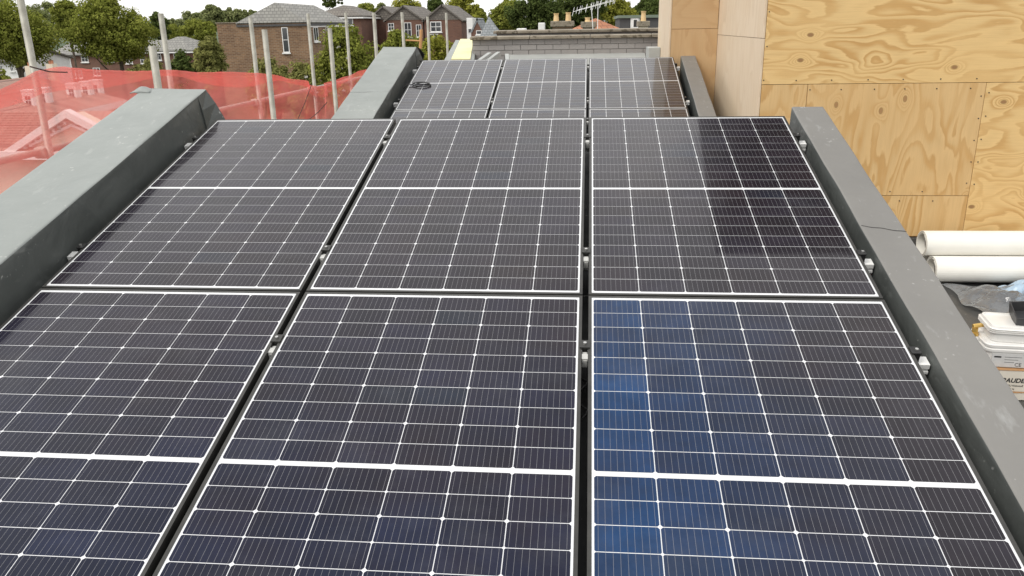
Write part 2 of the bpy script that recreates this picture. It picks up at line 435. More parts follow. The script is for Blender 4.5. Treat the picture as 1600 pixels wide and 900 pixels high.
# loose cable lying on the far array
pts = []
for k in range(60):
    t = k / 59; a = t * 4.4 * math.pi
    u = .13 + .115 * math.cos(a) * (1 - .35 * t) + .06 * t; v = -.93 + .075 * math.sin(a) * (1 - .2 * t) - .04 * t
    n = .008 + .007 * abs(math.sin(a * .5)) + .004 * t
    pts.append((u, 6.0447 + v * CO - n * SI, .0793 + v * SI + n * CO))
pts = [(-.06, 6.0447 - .99 * CO, .0793 - .99 * SI - .02), (-.02, 6.0447 - .97 * CO, .0793 - .97 * SI + .02), (.06, 6.0447 - .95 * CO, .0793 - .95 * SI + .022)] + pts
cbm = mottled('black_cable_rubber', (.012, .012, .012), (.03, .03, .03), 30, .5)
tag(centre(MB().tube(pts, .0055, 7).build('cable', cbm, smooth=True)), 'black loose cable coiled on the left panel of the far array', 'cable')
# cable dropping in the gap between the near panels
gx = X0[1] + WW + .022
tag(centre(MB().tube([(gx - .012 + .024 * math.sin(k * .9), (-2.35 + .02 * k) * CO + .06 * SI, (-2.35 + .02 * k) * SI - .06 + .006 * math.sin(k)) for k in range(14)], .004, 6).build('cable', cbm, smooth=True)),
    'short black cable in the gap left of the bluest panel', 'cable')

# ------------------------------------------------------------------ plywood enclosure
def ply_material(name, light, dark, knotc, grain=1.0, contrast=1.0, knots=True, fig=1.0):
    m = Mat(name, light, .62)
    v = m.coords(); info = m.n('ShaderNodeObjectInfo').outputs['Random']
    off = m.n('ShaderNodeVectorMath', {0: v, 1: m.n('ShaderNodeCombineXYZ', {0: m.math('MULTIPLY', info, 37.0), 1: m.math('MULTIPLY', info, 91.0), 2: 0.0}).outputs[0]}, operation='ADD').outputs[0]
    st = m.n('ShaderNodeMapping', {'Vector': off, 'Scale': (1.0, 3.4, 0)}).outputs[0]
    # knots: sparse points pull the year rings round them
    kst = m.n('ShaderNodeMapping', {'Vector': off, 'Scale': (2.1, 3.3, 0)}).outputs[0]
    vo = m.n('ShaderNodeTexVoronoi', {'Vector': kst, 'Scale': 1.0, 'Randomness': 1.0}, voronoi_dimensions='2D')
    d = vo.outputs['Distance']; keep = m.math('GREATER_THAN', m.n('ShaderNodeSeparateColor', {0: vo.outputs['Color']}).outputs[0], .58)
    pull = m.math('MULTIPLY', m.math('MULTIPLY', m.math('POWER', 2.718, m.math('MULTIPLY', m.math('MULTIPLY', d, d), -38.0)), keep), .3 if knots else 0.0)
    field = m.noise(st, .95 * fig, 2.2, .42, .45)
    field = m.math('ADD', field, pull)
    wob = m.math('MULTIPLY', m.noise(m.n('ShaderNodeMapping', {'Vector': off, 'Scale': (5, 26, 0)}).outputs[0], 1.5, 3, .6), .028)
    ring = m.math('FRACT', m.math('MULTIPLY', m.math('ADD', field, wob), 12.5))
    c = m.ramp(ring, [(0, light), (.42, tuple(a * (1 - .10 * contrast) for a in light)), (.72, dark), (.90, tuple(a * .93 for a in dark)), (1.0, light)])
    # broad patches where the veneer runs plain
    plain = m.ramp(m.noise(m.n('ShaderNodeMapping', {'Vector': off, 'Scale': (1.2, 2.6, 0)}).outputs[0], 1.1, 2), [(.42, (0, 0, 0)), (.64, (.6, .6, .6))])
    c = m.mix(plain, c, tuple(a * .98 for a in light))
    fine = m.noise(m.n('ShaderNodeMapping', {'Vector': off, 'Scale': (4, 110, 0)}).outputs[0], 1.0, 4, .65)
    c = m.mix(m.math('MULTIPLY', m.ramp(fine, [(.45, (0, 0, 0)), (.75, (1, 1, 1))]), .3), c, tuple(a * .72 for a in dark))
    blot = m.ramp(m.noise(off, 1.3, 4), [(.35, (0, 0, 0)), (.75, (.35, .35, .35))])
    c = m.mix(blot, c, tuple(a * b for a, b in zip(light, (.92, .84, .72))))
    c = m.mix(m.math('MULTIPLY', m.math('FRACT', m.math('MULTIPLY', info, 7.31)), .26), c, (.62, .37, .145) if knots else tuple(a * .85 for a in light))
    if knots:
        rim = m.math('MULTIPLY', m.math('LESS_THAN', d, .064), keep); core = m.math('MULTIPLY', m.math('LESS_THAN', d, .046), keep)
        c = m.mix(m.math('MULTIPLY', rim, .75), c, tuple(a * .55 for a in dark)); c = m.mix(core, c, knotc)
    m.color(c)
    m.bump(m.math('ADD', m.math('MULTIPLY', ring, .3), fine), .18, .002)
    return m.m
YL = (.76, .535, .24)
M_PLY = ply_material('pine_plywood', YL, (.54, .315, .105), (.30, .165, .065))
M_PLYF = ply_material('pine_plywood_broad_figure', (.67, .465, .22), (.52, .305, .105), (.36, .2, .08), fig=.85)
M_PLYP = ply_material('pale_plywood', (.70, .58, .43), (.64, .51, .36), (.5, .36, .24), contrast=.4, knots=False, fig=.6)  # plain paler plywood, used on the left-facing sheets
M_PLYO = ply_material('tan_plywood', (.58, .395, .21), (.52, .33, .16), (.4, .25, .12), contrast=.4, knots=False, fig=.6)
M_EDGE = mottled('plywood_edge', (.25, .13, .06), (.36, .2, .09), 40, .8)
D1 = 7.9; Y1 = CAM.y + D1; D2 = 10.62; Y2 = CAM.y + D2
XC = P(1195, 60, D1).x
ZT = 4.5; ZT2 = 2.6; ZK = 1.45      # dark breather membrane covers the wall above ZK
ply = empty('plywood_enclosure', (XC, Y1, DECK), label='tall plywood clad enclosure on the roof, right of the solar arrays', cat='enclosure')
def sheet(mat, corner, ux, w_, h_, normal_out, vertical=False, jit=0.0):
    """sheet with its lower corner at corner, running w_ along unit ux and h_ up; grain along ux unless vertical"""
    ux = Vector(ux); uz = Vector((0, 0, 1)); g = .0022; t = .018
    lx, ly = (w_, h_) if not vertical else (h_, w_)
    o = MB().box(-lx / 2 + g, lx / 2 - g, -ly / 2 + g, ly / 2 - g, 0, t).build('plywood_sheet', mat, ply, bevel=.0015)
    a, b = (ux, uz) if not vertical else (uz, ux)
    n = a.cross(b)
    if n.dot(Vector(normal_out)) < 0: b = -b; n = -n
    m = Matrix((a, b, n)).transposed().to_4x4()
    m.translation = Vector(corner) + ux * w_ / 2 + uz * h_ / 2 + n * (.001 + jit) - Vector((XC, Y1, DECK))
    o.matrix_local = m
    return o
zj = P(1400, 130, D1).z; zj2 = P(1400, 305, D1).z; zb = P(1500, 369, D1).z
xa = P(1259, 160, D1).x; xb = P(1540, 130, D1).x; xe = xb + 1.7
OUT = (0, -1, 0); UX = (1, 0, 0)
sheet(M_PLY, (XC, Y1, zj), UX, 2.44, ZK - zj, OUT, jit=.002)
sheet(M_PLY, (XC + 2.44, Y1, zj), UX, xe - XC - 2.44, ZK - zj, OUT)
sheet(M_PLYF, (XC, Y1, zb), UX, xa - XC, zj - zb, OUT, vertical=True)
sheet(M_PLYF, (xa, Y1, zj2), UX, xb - xa, zj - zj2, OUT, vertical=True, jit=.002)
sheet(M_PLYF, (xa, Y1, zb), UX, xb - xa, zj2 - zb, OUT, vertical=True)
sheet(M_PLY, (xb, Y1, zb), UX, xe - xb, zj - zb, OUT, jit=.001)
# side face looking left, then the set-back front face and its side
zs = P(1192, 60, D1).z
SX = (0, 1, 0); LEFT = (-1, 0, 0)
sheet(M_PLYP, (XC, Y1 - .017, zs), SX, Y2 - Y1 + .016, ZK - zs, LEFT, vertical=True, jit=.001)
M_BREA = membrane('black_breather_membrane', (.022, .021, .021), (.035, .033, .032), .75, .2, (.05, .05, .05))
bx('breather_membrane', M_BREA, ply, -.021, xe - XC + .02, -.022, 4.62, ZK - DECK + .002, ZT - DECK, bevel=.01)
sheet(M_PLYP, (XC, Y1 - .017, DECK + .1), SX, Y2 - Y1 + .016, zs - DECK - .1, LEFT, vertical=True)
X2 = P(1048, 60, D2).x; zf = P(1090, 45, D2).z
sheet(M_PLYO, (X2, Y2, zf), UX, XC - X2 - .024, ZT2 - zf, OUT)
sheet(M_PLYO, (X2, Y2, DECK + .1), UX, XC - X2 - .02, zf - DECK - .1, OUT, vertical=True, jit=.002)
Y3 = CAM.y + D2 * 128 / 110
sheet(M_PLYP, (X2, Y2 - .017, DECK + .1), SX, Y3 - Y2, ZT2 - DECK - .1, LEFT, vertical=True)
# timber core behind the sheets, and the exposed corner edge strip
core = MB().box(XC + .001 - XC, xe - XC, .001, 4.6, .005, ZK - DECK - .002).box(X2 + .001 - XC, -.001, Y2 + .001 - Y1, Y3 - Y1, .005, ZT2 - DECK - .02)
core.build('core', M_EDGE, ply)
bx('base_upstand', M_DECK, ply, -.004, xe - XC, -.05, -.002, .004, zb - DECK - .012)
# screw heads along the joints
sc = MB().tube([(0, 0, 0), (0, -.004, 0)], .006, 6).mesh('screw', M_BLACKM)
rs = random.Random(3)
for (x, z) in [(XC + .02, zj + .04 + k * .3) for k in range(5)] + [(xa + .03 + k * .28, zj - .05) for k in range(6)] + [(xb - .03, zj - .12 - k * .2) for k in range(5)] + [(xb + .03, zj - .09 - k * .21) for k in range(5)] + [(xa + .25 + k * .3, zj2 + .04) for k in range(4)] + [(xa + .35 + k * .3, zj2 - .05) for k in range(4)] + [(XC + .3 + k * .32, zj + .035) for k in range(6)]:
    o = bpy.data.objects.new('screw', sc); o.location = (x - XC + rs.uniform(-.01, .01), -.0205, z - DECK); link(o, ply)

# ------------------------------------------------------------------ materials by the right parapet
M_ROLL = mottled('white_roll_plastic', (.74, .72, .65), (.82, .80, .74), 2.5, .38, .05, 20)
def roll(px, ytop, ybot, label, length=2.6, up=0.0, back=0.0):
    a = on(px, ybot, 2, DECK + .004); D = a.y - CAM.y
    rad = abs(P(px, ytop, D).z - P(px, ybot, D).z) / 2 * 1.02
    c = Vector((P(px, (ytop + ybot) / 2, D + rad).x, a.y + rad * .6, DECK + .004 + rad))
    base_z = DECK + .004 + up * rad; dx_ = (P(px, ytop + 20, D).x - c.x) if up else 0.0
    root = empty('membrane_roll', (c.x + dx_, c.y + back * rad, base_z), (0, 0, R(1)), label=label, cat='roll', group='white rolls on the deck')
    n = 84; turns = 2.3; th = .006; inn = []; o_ = []
    for k in range(n + 1):
        t = k / n; an = 2 * math.pi * turns * t + 1.9; r_ = rad * (.95 - .115 * turns * (1 - t))
        o_.append((math.cos(an) * (r_ + th), math.sin(an) * (r_ + th))); inn.append((math.cos(an) * r_, math.sin(an) * r_))
    vs = []; xs = [0, .02, length]
    for x in xs:
        vs += [(x, p[0], p[1] + rad) for i, p in enumerate(o_)] + [(x, p[0], p[1] + rad) for p in inn]
    m = 2 * (n + 1); fs = []
    for s_ in range(2):
        b = s_ * m
        for k in range(n):
            fs.append((b + k, b + k + 1, b + m + k + 1, b + m + k)); fs.append((b + n + 1 + k, b + m + n + 1 + k, b + m + n + 2 + k, b + n + 2 + k))
        fs.append((b + n, b + 2 * n + 1, b + m + 2 * n + 1, b + m + n)); fs.append((b, b + m, b + m + n + 1, b + n + 1))
    for k in range(n):
        fs.append((k, n + 1 + k, n + 2 + k, k + 1)); fs.append((2 * m + k, 2 * m + k + 1, 2 * m + n + 2 + k, 2 * m + n + 1 + k))
    o = MB().add(vs, fs).build('sheet', M_ROLL, root, smooth=False)
    for p in o.data.polygons:
        if abs(p.normal.x) > .8: p.use_smooth = False
    MB().tube([(.06, 0, rad), (length - .05, 0, rad)], rad * .60, 18).build('hollow_fill', mottled('dark_hollow_fill', (.06, .05, .04), (.10, .085, .07), 8, .8), root)  # capped fill, its dark colour stands in for shade inside the hollow roll
    return root
roll(1452, 404, 446, 'upper white membrane roll, resting on the other roll below the plywood', up=1.50, back=1.32)
roll(1450, 404, 446, 'lower white membrane roll on the deck, above the clear plastic')
roll(1452, 404, 446, 'white membrane roll hidden behind the lower roll on the deck', back=2.66)

M_TUB = mottled('white_tub_plastic', (.72, .71, .68), (.8, .79, .76), 5, .35)
M_CARD = mottled('cream_carton', (.62, .57, .48), (.70, .65, .56), 6, .7)
M_BROWN = mottled('brown_card_edge', (.36, .19, .08), (.45, .25, .11), 20, .8)
M_INK = Mat('black_print', (.02, .02, .02), .6).m
M_GREYP = mottled('grey_label_print', (.5, .5, .49), (.58, .58, .57), 30, .6)
def text(body, size, mat, parent, loc, rot, name='lettering', shear=0.0, bold=0.0):
    cu = bpy.data.curves.new(name, 'FONT'); cu.body = body; cu.size = size; cu.extrude = .0004; cu.shear = shear; cu.offset = bold
    tmp = bpy.data.objects.new(name, cu); COL.objects.link(tmp)
    dg = bpy.context.evaluated_depsgraph_get(); me = bpy.data.meshes.new_from_object(tmp.evaluated_get(dg))
    bpy.data.objects.remove(tmp); me.materials.clear(); me.materials.append(mat)
    o = bpy.data.objects.new(name, me); link(o, parent); o.location = loc; o.rotation_euler = rot
    return o
def rrect(w, d, r, n=5):
    o = []
    for cx, cy, a0 in ((w / 2 - r, d / 2 - r, 0), (-w / 2 + r, d / 2 - r, 90), (-w / 2 + r, -d / 2 + r, 180), (w / 2 - r, -d / 2 + r, 270)):
        for k in range(n + 1):
            a = R(a0 + 90 * k / n); o.append((cx + r * math.cos(a), cy + r * math.sin(a)))
    return o
def loft(rings):
    n = len(rings[0]); vs = [p for r_ in rings for p in r_]
    fs = [(i * n + j, i * n + (j + 1) % n, (i + 1) * n + (j + 1) % n, (i + 1) * n + j) for i in range(len(rings) - 1) for j in range(n)]
    fs += [tuple(range(n))[::-1], tuple(range((len(rings) - 1) * n, len(rings) * n))]
    return MB().add(vs, fs)
DS = 4.75                                  # distance of the front of the stack of goods
sx = P(1543, 600, DS).x; sy = CAM.y + DS
zc2 = P(1570, 612, DS).z; zc1 = P(1570, 578, DS).z
def carton(z0, z1, label, rz, dx, printed):
    root = empty('carton', (sx + .2 + dx, sy + .16, z0), (0, 0, rz), label, 'carton', 'stacked cartons by the parapet')
    h = z1 - z0; bx('box', M_CARD, root, -.22, .22, -.16, .16, 0, h - .006, bevel=.003)
    bx('lid_flap', M_BROWN, root, -.223, .223, -.163, .163, h - .0055, h - .001, bevel=.001)
    if printed:
        text('BAUDER', .040, M_INK, root, (-.125, -.1607, h * .42), (R(90), 0, 0), shear=.18, bold=.0012)
        text('2K PU Klebstoff', .017, M_INK, root, (-.11, -.1607, h * .24), (R(90), 0, 0))
        text('1 kg', .014, M_INK, root, (-.07, -.1607, h * .1), (R(90), 0, 0))
    return root
hz = zc2 - (DECK + .004); nst = max(1, round(hz / .14))
for k in range(nst):
    carton(DECK + .004 + hz * k / nst, DECK + .004 + hz * (k + 1) / nst, 'plain cream carton, %s under the lettered carton' % ('directly' if k == nst - 1 else 'lower down'), R(rs.uniform(-4, 4)), rs.uniform(-.02, .02), False)
carton(zc2, zc1, 'cream carton with black lettering under the white tubs', R(-3), .015, True)
def tub(z0, h, w_, d_, rz, label, dx=0, lab=True, rims=2, top=False):
    root = empty('plastic_tub', (sx + .19 + dx, sy + .17, z0), (0, 0, rz), label, 'tub', 'white plastic tubs by the parapet')
    a, b = rrect(w_ * .9, d_ * .9, .035), rrect(w_, d_, .04)
    hb = h * .66
    loft([[(x, y, 0) for x, y in a], [(x * (1.0 if i else 1), y, hb) for i, (x, y) in enumerate(rrect(w_ * .955, d_ * .955, .038))]]).build('body', M_TUB, root, smooth=False)
    zz = hb - .002
    for k in range(rims):
        hh = (h - hb) / rims
        loft([[(x, y, zz) for x, y in b], [(x, y, zz + hh * .55) for x, y in rrect(w_ * 1.012, d_ * 1.012, .042)], [(x, y, zz + hh * .72) for x, y in rrect(w_ * .975, d_ * .975, .04)], [(x, y, zz + hh) for x, y in rrect(w_ * .955, d_ * .955, .038)]]).build('rim', M_TUB, root)
        zz += hh + .0006
    if top:
        loft([[(x, y, zz) for x, y in rrect(w_ * .95, d_ * .95, .04)], [(x, y, zz + .012) for x, y in rrect(w_ * .93, d_ * .93, .04)], [(x, y, zz + .013) for x, y in rrect(w_ * .88, d_ * .88, .036)], [(x, y, zz + .004) for x, y in rrect(w_ * .86, d_ * .86, .036)]]).build('lid', M_TUB, root)
    if lab:
        lb = bx('label', M_GREYP, root, -w_ * .40, w_ * .42, -d_ * .479 - .0012, -d_ * .465, hb * .06, hb * .86)
        y_ = -d_ * .479 - .0016
        MB().box(-w_ * .37, -w_ * .27, y_, y_ + .0003, hb * .62, hb * .72).build('print_bar', M_INK, lb)
        for q in range(3): MB().box(-w_ * .22, w_ * (.02 - .05 * q), y_, y_ + .0003, hb * (.66 - .16 * q), hb * (.685 - .16 * q)).build('print_line', M_INK, lb)
        text('CE', .032, M_INK, lb, (-w_ * .07, y_, hb * .12), (R(90), 0, 0))
    return root
zt0 = zc1; zt1 = P(1570, 540, DS).z; zt2 = P(1570, 519, DS).z
tub(zt0, zt1 - zt0, .40, .30, R(-5), 'white plastic tub with printed label on top of the cartons', 0.0, True, 2)
tub(zt1 + .001, max(.05, zt2 - zt1), .38, .29, R(-9), 'empty white tub nested on top of the labelled tub', .012, False, 3, True)
# black tray standing in the top tub
tb = empty('black_tray', (sx + .25, sy + .19, zt2 + .012), (R(14), R(-8), R(-14)), 'black plastic tray leaning in the uppermost white tub', 'tray')
M_BLKP = mottled('black_plastic', (.025, .026, .028), (.05, .05, .052), 8, .45)
bx('base', M_BLKP, tb, -.07, .13, -.10, .10, 0, .008, bevel=.003)
for q in ((-.07, .13, -.10, -.092), (-.07, .13, .092, .10), (-.07, -.062, -.0915, .0915), (.122, .13, -.0915, .0915)): bx('side', M_BLKP, tb, *q, .0082, .075, bevel=.002)
# brass nozzle of a sealant gun
gp = on(1508, 522, 2, DECK + .35)
M_BRASS = mottled('brass', (.62, .40, .10), (.72, .48, .15), 20, .35, Metallic=.6)
gp = P(1524, 512, 4.95)
st = empty('sealant_bottle', (gp.x, gp.y, DECK), label='sealant bottle with yellow nozzle beside the white tubs', cat='bottle')
hh = gp.z - DECK
MB().tube([(0, 0, .003), (0, 0, hh - .10), (0, 0, hh - .06), (0, 0, hh - .045)], [.045, .045, .03, .016], 16).build('body', M_TUB, st, smooth=True)
MB().tube([(0, 0, hh - .05), (0, 0, hh - .03), (0, 0, hh - .029), (0, 0, hh + .0)], [.024, .024, .018, .018], 8).build('cap', M_BRASS, st)
MB().tube([(-.015, 0, hh + .008), (.03, .0, hh + .018), (.05, 0, hh + .014)], [.016, .014, .008], 8).build('nozzle', M_BRASS, st)

# crumpled clear plastic sheet on the deck
def polythene():
    m = Mat('clear_polythene', (.75, .78, .8), .12)
    tr = m.n('ShaderNodeBsdfTransparent', {'Color': (.93, .95, .97, 1)}); gl = m.n('ShaderNodeBsdfGlossy', {'Roughness': .12})
    df = m.n('ShaderNodeBsdfDiffuse', {'Color': (.7, .73, .76, 1)})
    fr_ = m.n('ShaderNodeFresnel', {'IOR': 1.5})
    a = m.n('ShaderNodeMixShader', {0: .16, 1: tr.outputs[0], 2: df.outputs[0]}); b = m.n('ShaderNodeMixShader', {0: fr_.outputs[0], 1: a.outputs[0], 2: gl.outputs[0]})
    m.l(b.outputs[0], m.out.inputs['Surface'])
    return m.m
def plastic(px, py, w_, d_, h_, label, seed, mat):
    c = on(px, py, 2, DECK + .01); rnd = random.Random(seed); n = 34; ph = [rnd.uniform(0, 6) for _ in range(12)]
    vs = []
    for j in range(n):
        for i in range(n):
            a, b = i / (n - 1), j / (n - 1)
            e = math.sin(math.pi * a) * math.sin(math.pi * b)
            r_ = abs(math.sin(7 * a + 3 * b + ph[0])) + abs(math.sin(4 * a - 9 * b + ph[1])) * .8 + abs(math.sin(15 * a + 11 * b + ph[2])) * .4 + rnd.random() * .12
            vs.append(((a - .5) * w_ + .03 * math.sin(9 * b + ph[3]), (b - .5) * d_ + .03 * math.sin(8 * a + ph[4]), .006 + h_ * r_ * (.25 + .75 * e) * .5))
    fs = [(j * n + i, j * n + i + 1, (j + 1) * n + i + 1, (j + 1) * n + i) for j in range(n - 1) for i in range(n - 1)]
    o = MB().add(vs, fs).build('plastic_sheet', mat, smooth=False, fix=False); o.location = (c.x, c.y, DECK + .002); tag(o, label, 'plastic sheet')
MP = polythene()
plastic(1600, 476, .95, .8, .16, 'crumpled clear plastic sheet on the deck in front of the white rolls', 4, MP)
M_BLUE = mottled('pale_blue_wrap', (.28, .4, .52), (.42, .53, .62), 4, .3, .3, 10)
plastic(1640, 468, .7, .5, .22, 'pale blue plastic wrap heaped behind the white tubs', 9, M_BLUE)

# ------------------------------------------------------------------ behind the far array
M_BRICKG = mottled('grey_painted_brick', (.27, .255, .245), (.34, .325, .31), 3, .85, .3, 50)
M_MORT = mottled('grey_painted_mortar', (.18, .17, .165), (.22, .21, .2), 8, .9)
M_COPE = mottled('weathered_coping', (.20, .17, .125), (.30, .265, .21), 4, .9, .5, 25, .01, spots=((.12, .10, .07), 9, .56))
DW = 12.6; YW = CAM.y + DW
xl, xr = P(738, 70, DW).x, P(1040, 70, DW).x
zt = P(850, 61, DW).z; zbw = DECK
wl = empty('brick_wall', (xl, YW, zbw), label='low grey painted brick wall behind the far solar array', cat='wall')
bx('mortar_core', M_MORT, wl, 0, xr - xl, .008, .22, 0, zt - zbw)
bl, bh = .243, .077
bm_ = MB().box(.004, bl - .004, 0, .1, .004, bh - .004).mesh('brick', M_BRICKG); bm2 = MB().box(.004, bl / 2 - .004, 0, .1, .004, bh - .004).mesh('brick', M_BRICKG)
rb = random.Random(8)
for k in range(7):
    z = zt - zbw - (k + 1) * bh; x = 0 if k % 2 else -bl / 2
    while x < xr - xl - .05:
        half = x < 0
        o = bpy.data.objects.new('brick', bm2 if half else bm_); o.location = (max(0, x), -.002 + rb.uniform(-.003, .003), z); link(o, wl); x += bl
hc = P(850, 55.5, DW).z - zt
x = -.03; k = 0
while x < xr - xl:
    l_ = .9; o = MB().prism([(-.05, .001), (.27, .001), (.27, hc * .8), (.11, hc * 1.1), (-.05, hc * .85)], x + .004, min(x + l_, xr - xl) - .004).build('coping_stone', M_COPE, wl, bevel=.006); o.location.z = zt - zbw; x += l_
# taller wall beyond with its own coping
DW2 = 15.0; YW2 = CAM.y + DW2
xl2, xr2 = P(776, 60, DW2).x, P(1060, 60, DW2).x; zt2w = P(900, 51, DW2).z; zc2w = P(900, 46.5, DW2).z
w2 = empty('brick_wall', (xl2, YW2, DECK), label='second wall with brown coping, beyond the low grey wall', cat='wall')
bx('wall', mottled('grey_render', (.22, .22, .21), (.28, .28, .27), 3, .85), w2, 0, xr2 - xl2, 0, .3, 0, zt2w - DECK)
MB().prism([(-.06, .001), (.36, .001), (.36, .06), (.15, zc2w - zt2w), (-.06, .05)], -.05, xr2 - xl2).build('coping', M_COPE, w2, bevel=.01).location = (0, 0, zt2w - DECK)
# lead grey apron flashing at the wall foot
a0, a1 = P(790, 92, 11.6), P(1012, 80, 12.5)
M_LEAD = mottled('lead_grey_sheet', (.33, .345, .335), (.41, .425, .41), 2.5, .5, .2, 6)
o = MB().prism([(YW - .72, -.30), (YW - .006, -.03), (YW - .006, -.02), (YW - .72, -.29)], P(788, 86, 12).x, P(1012, 86, 12).x, axis=0).build('apron_flashing', M_LEAD)
o.location.z = P(900, 84, DW).z + .02; tag(centre(o), 'pale grey sheet apron sloping up to the low brick wall', 'flashing')
o = bx('flashing_box', M_LEAD, None, P(1013, 80, 11.8).x, P(1032, 80, 11.8).x, CAM.y + 11.8, CAM.y + 12.3, DECK, P(1020, 74, 11.8).z, bevel=.01); tag(centre(o), 'small grey sheet metal upstand beside the plywood, by the brick wall', 'upstand')
# deck carries on beyond
o = bx('roof_deck', M_DECK, None, -.52, 11, 8.0, 14, DECK - .35, DECK - .003); tag(o, kind='structure')
# unfinished upstand of the next bay, insulation showing
YB = CAM.y + 13.6
p1, p2, p3, p4 = P(694, 94, 11.9), P(741, 94, 11.9), P(712, 62.5, 14.2), P(744, 63, 14.2)
nb = empty('parapet_upstand', (p1.x, p1.y, DECK), label='unfinished grey parapet topped with pale yellow insulation board', cat='parapet')
def quadbox(mat, name, q, th, inset0=0, inset1=0, lift=0.0):
    a, b, c, d = [Vector(x) for x in q]       # near-left, near-right, far-right, far-left
    a2 = a.lerp(b, inset0); b2 = a.lerp(b, 1 - inset1); d2 = d.lerp(c, inset0); c2 = d.lerp(c, 1 - inset1)
    top = [p + Vector((0, 0, lift)) - Vector((p1.x, p1.y, DECK)) for p in (a2, b2, c2, d2)]; bot = [p - Vector((0, 0, th)) for p in top]
    MB().add(top + bot, [(0, 1, 2, 3), (7, 6, 5, 4), (0, 4, 5, 1), (1, 5, 6, 2), (2, 6, 7, 3), (3, 7, 4, 0)]).build(name, mat, nb)
quadbox(M_MEMB, 'kerb', (p1, p2, p4, p3), .9)
M_YEL = mottled('yellow_insulation', (.74, .69, .36), (.80, .75, .44), 3, .7)
quadbox(M_YEL, 'insulation_board', (p1, p2, p4, p3), .04, .24, .13, .02)
# offcuts of bent metal trim behind the far array
for k, (ax_, ay_, bx_, by_, D, lab) in enumerate(((745, 92, 762, 82, 11.3, 'leftmost offcut of grey metal trim behind the far array'), (757, 93, 776, 81, 11.4, 'middle offcut of grey metal trim behind the far array'), (790, 96, 789, 84, 11.2, 'short upright bluish trim offcut behind the far array'))):
    A, B = P(ax_, ay_ + 2, D - .35), P(bx_, by_, D)
    d = (B - A); sx_ = Vector((.05, 0, 0)); up = Vector((0, 0, .012)); dn = Vector((.012, 0, -.05))
    vs = [A, A + sx_, B + sx_, B, A - up, A + sx_ - up, B + sx_ - up, B - up, A + sx_ + dn, B + sx_ + dn, A + sx_ + dn - Vector((.01, 0, 0)), B + sx_ + dn - Vector((.01, 0, 0))]
    o = MB().add(vs, [(0, 1, 2, 3), (4, 7, 6, 5), (0, 4, 5, 1), (3, 2, 6, 7), (0, 3, 7, 4), (1, 8, 9, 2), (5, 6, 11, 10), (8, 10, 11, 9), (1, 5, 10, 8), (2, 9, 11, 6)]).build('metal_trim', M_LEAD)
    tag(centre(o), lab, 'metal trim', 'offcuts of metal trim')

# ------------------------------------------------------------------ scaffold
def galv():
    m = Mat('galvanised_tube', (.42, .41, .37), .55, Metallic=.25); v = m.coords()
    c = m.ramp(m.noise(v, 9, 5, .6), [(.3, (.25, .24, .20)), (.55, (.36, .35, .30)), (.8, (.47, .455, .40))])
    info = m.n('ShaderNodeObjectInfo').outputs['Random']
    mk = m.ramp(m.noise(m.n('ShaderNodeMapping', {'Vector': v, 'Scale': (4, 4, 1.5)}).outputs[0], 1.8, 4), [(.60, (0, 0, 0)), (.68, (.6, .6, .6))])
    c = m.mix(m.math('MULTIPLY', mk, m.math('GREATER_THAN', info, .55)), c, (.42, .2, .17))
    m.color(c); m.bump(m.noise(v, 60, 3), .2, .002); return m.m
M_GALV = galv()
poles = [(-1.77, 1.030, .95, 'leftmost tall scaffold pole rising behind the red netting'),
         (-1.77, 2.918, .643, 'scaffold pole with a red stain beside the large round tree, behind the netting'),
         (-1.77, 4.960, .626, 'scaffold pole in front of the left part of the brick house, behind the netting'),
         (-1.77, 6.985, .692, 'scaffold pole at the right corner of the brick house, behind the netting'),
         (-1.77, 8.824, .724, 'scaffold pole in front of the flowering shrub, where the netting ends'),
         (-.77, .825, .397, 'short thick scaffold pole just beyond the near left parapet'),
         (-.77, 2.799, .490, 'bare scaffold pole in front of the netting below the slot window'),
         (-.77, 4.707, .493, 'bare scaffold pole beside the far left parapet, before the dip of the netting'),
         (-.77, 6.706, .68, 'scaffold pole rising from behind the far parapet, left of the gabled houses'),
         (-.77, 8.436, .711, 'scaffold pole in front of the second gable'),
         (-.77, 10.51, .6635, 'scaffold pole left of the third gable'),
         (-.77, 12.515, .754, 'farthest scaffold pole, in front of the third gable')]
rp = random.Random(21)
for x, y, zt_, lab in poles:
    root = empty('scaffold_pole', (x, y, GZ), (R(rp.uniform(-.5, .5)), R(rp.uniform(-.4, .4)), 0), lab, 'scaffold pole', 'scaffold standards along the left facade')
    h = zt_ - GZ
    # hollow tube end
    n = 14; ro, ri = .0243, .0205; vs = []
    for r_, z in ((ro, 0), (ro, h), (ri, h), (ri, h - .25)):
        vs += [(r_ * math.cos(2 * math.pi * j / n), r_ * math.sin(2 * math.pi * j / n), z) for j in range(n)]
    fs = [(i * n + j, i * n + (j + 1) % n, (i + 1) * n + (j + 1) % n, (i + 1) * n + j) for i in range(3) for j in range(n)] + [tuple(range(3 * n, 4 * n))]
    o = MB().add(vs, fs).build('tube', M_GALV, root, smooth=True); root.rotation_euler = (0, 0, 0)
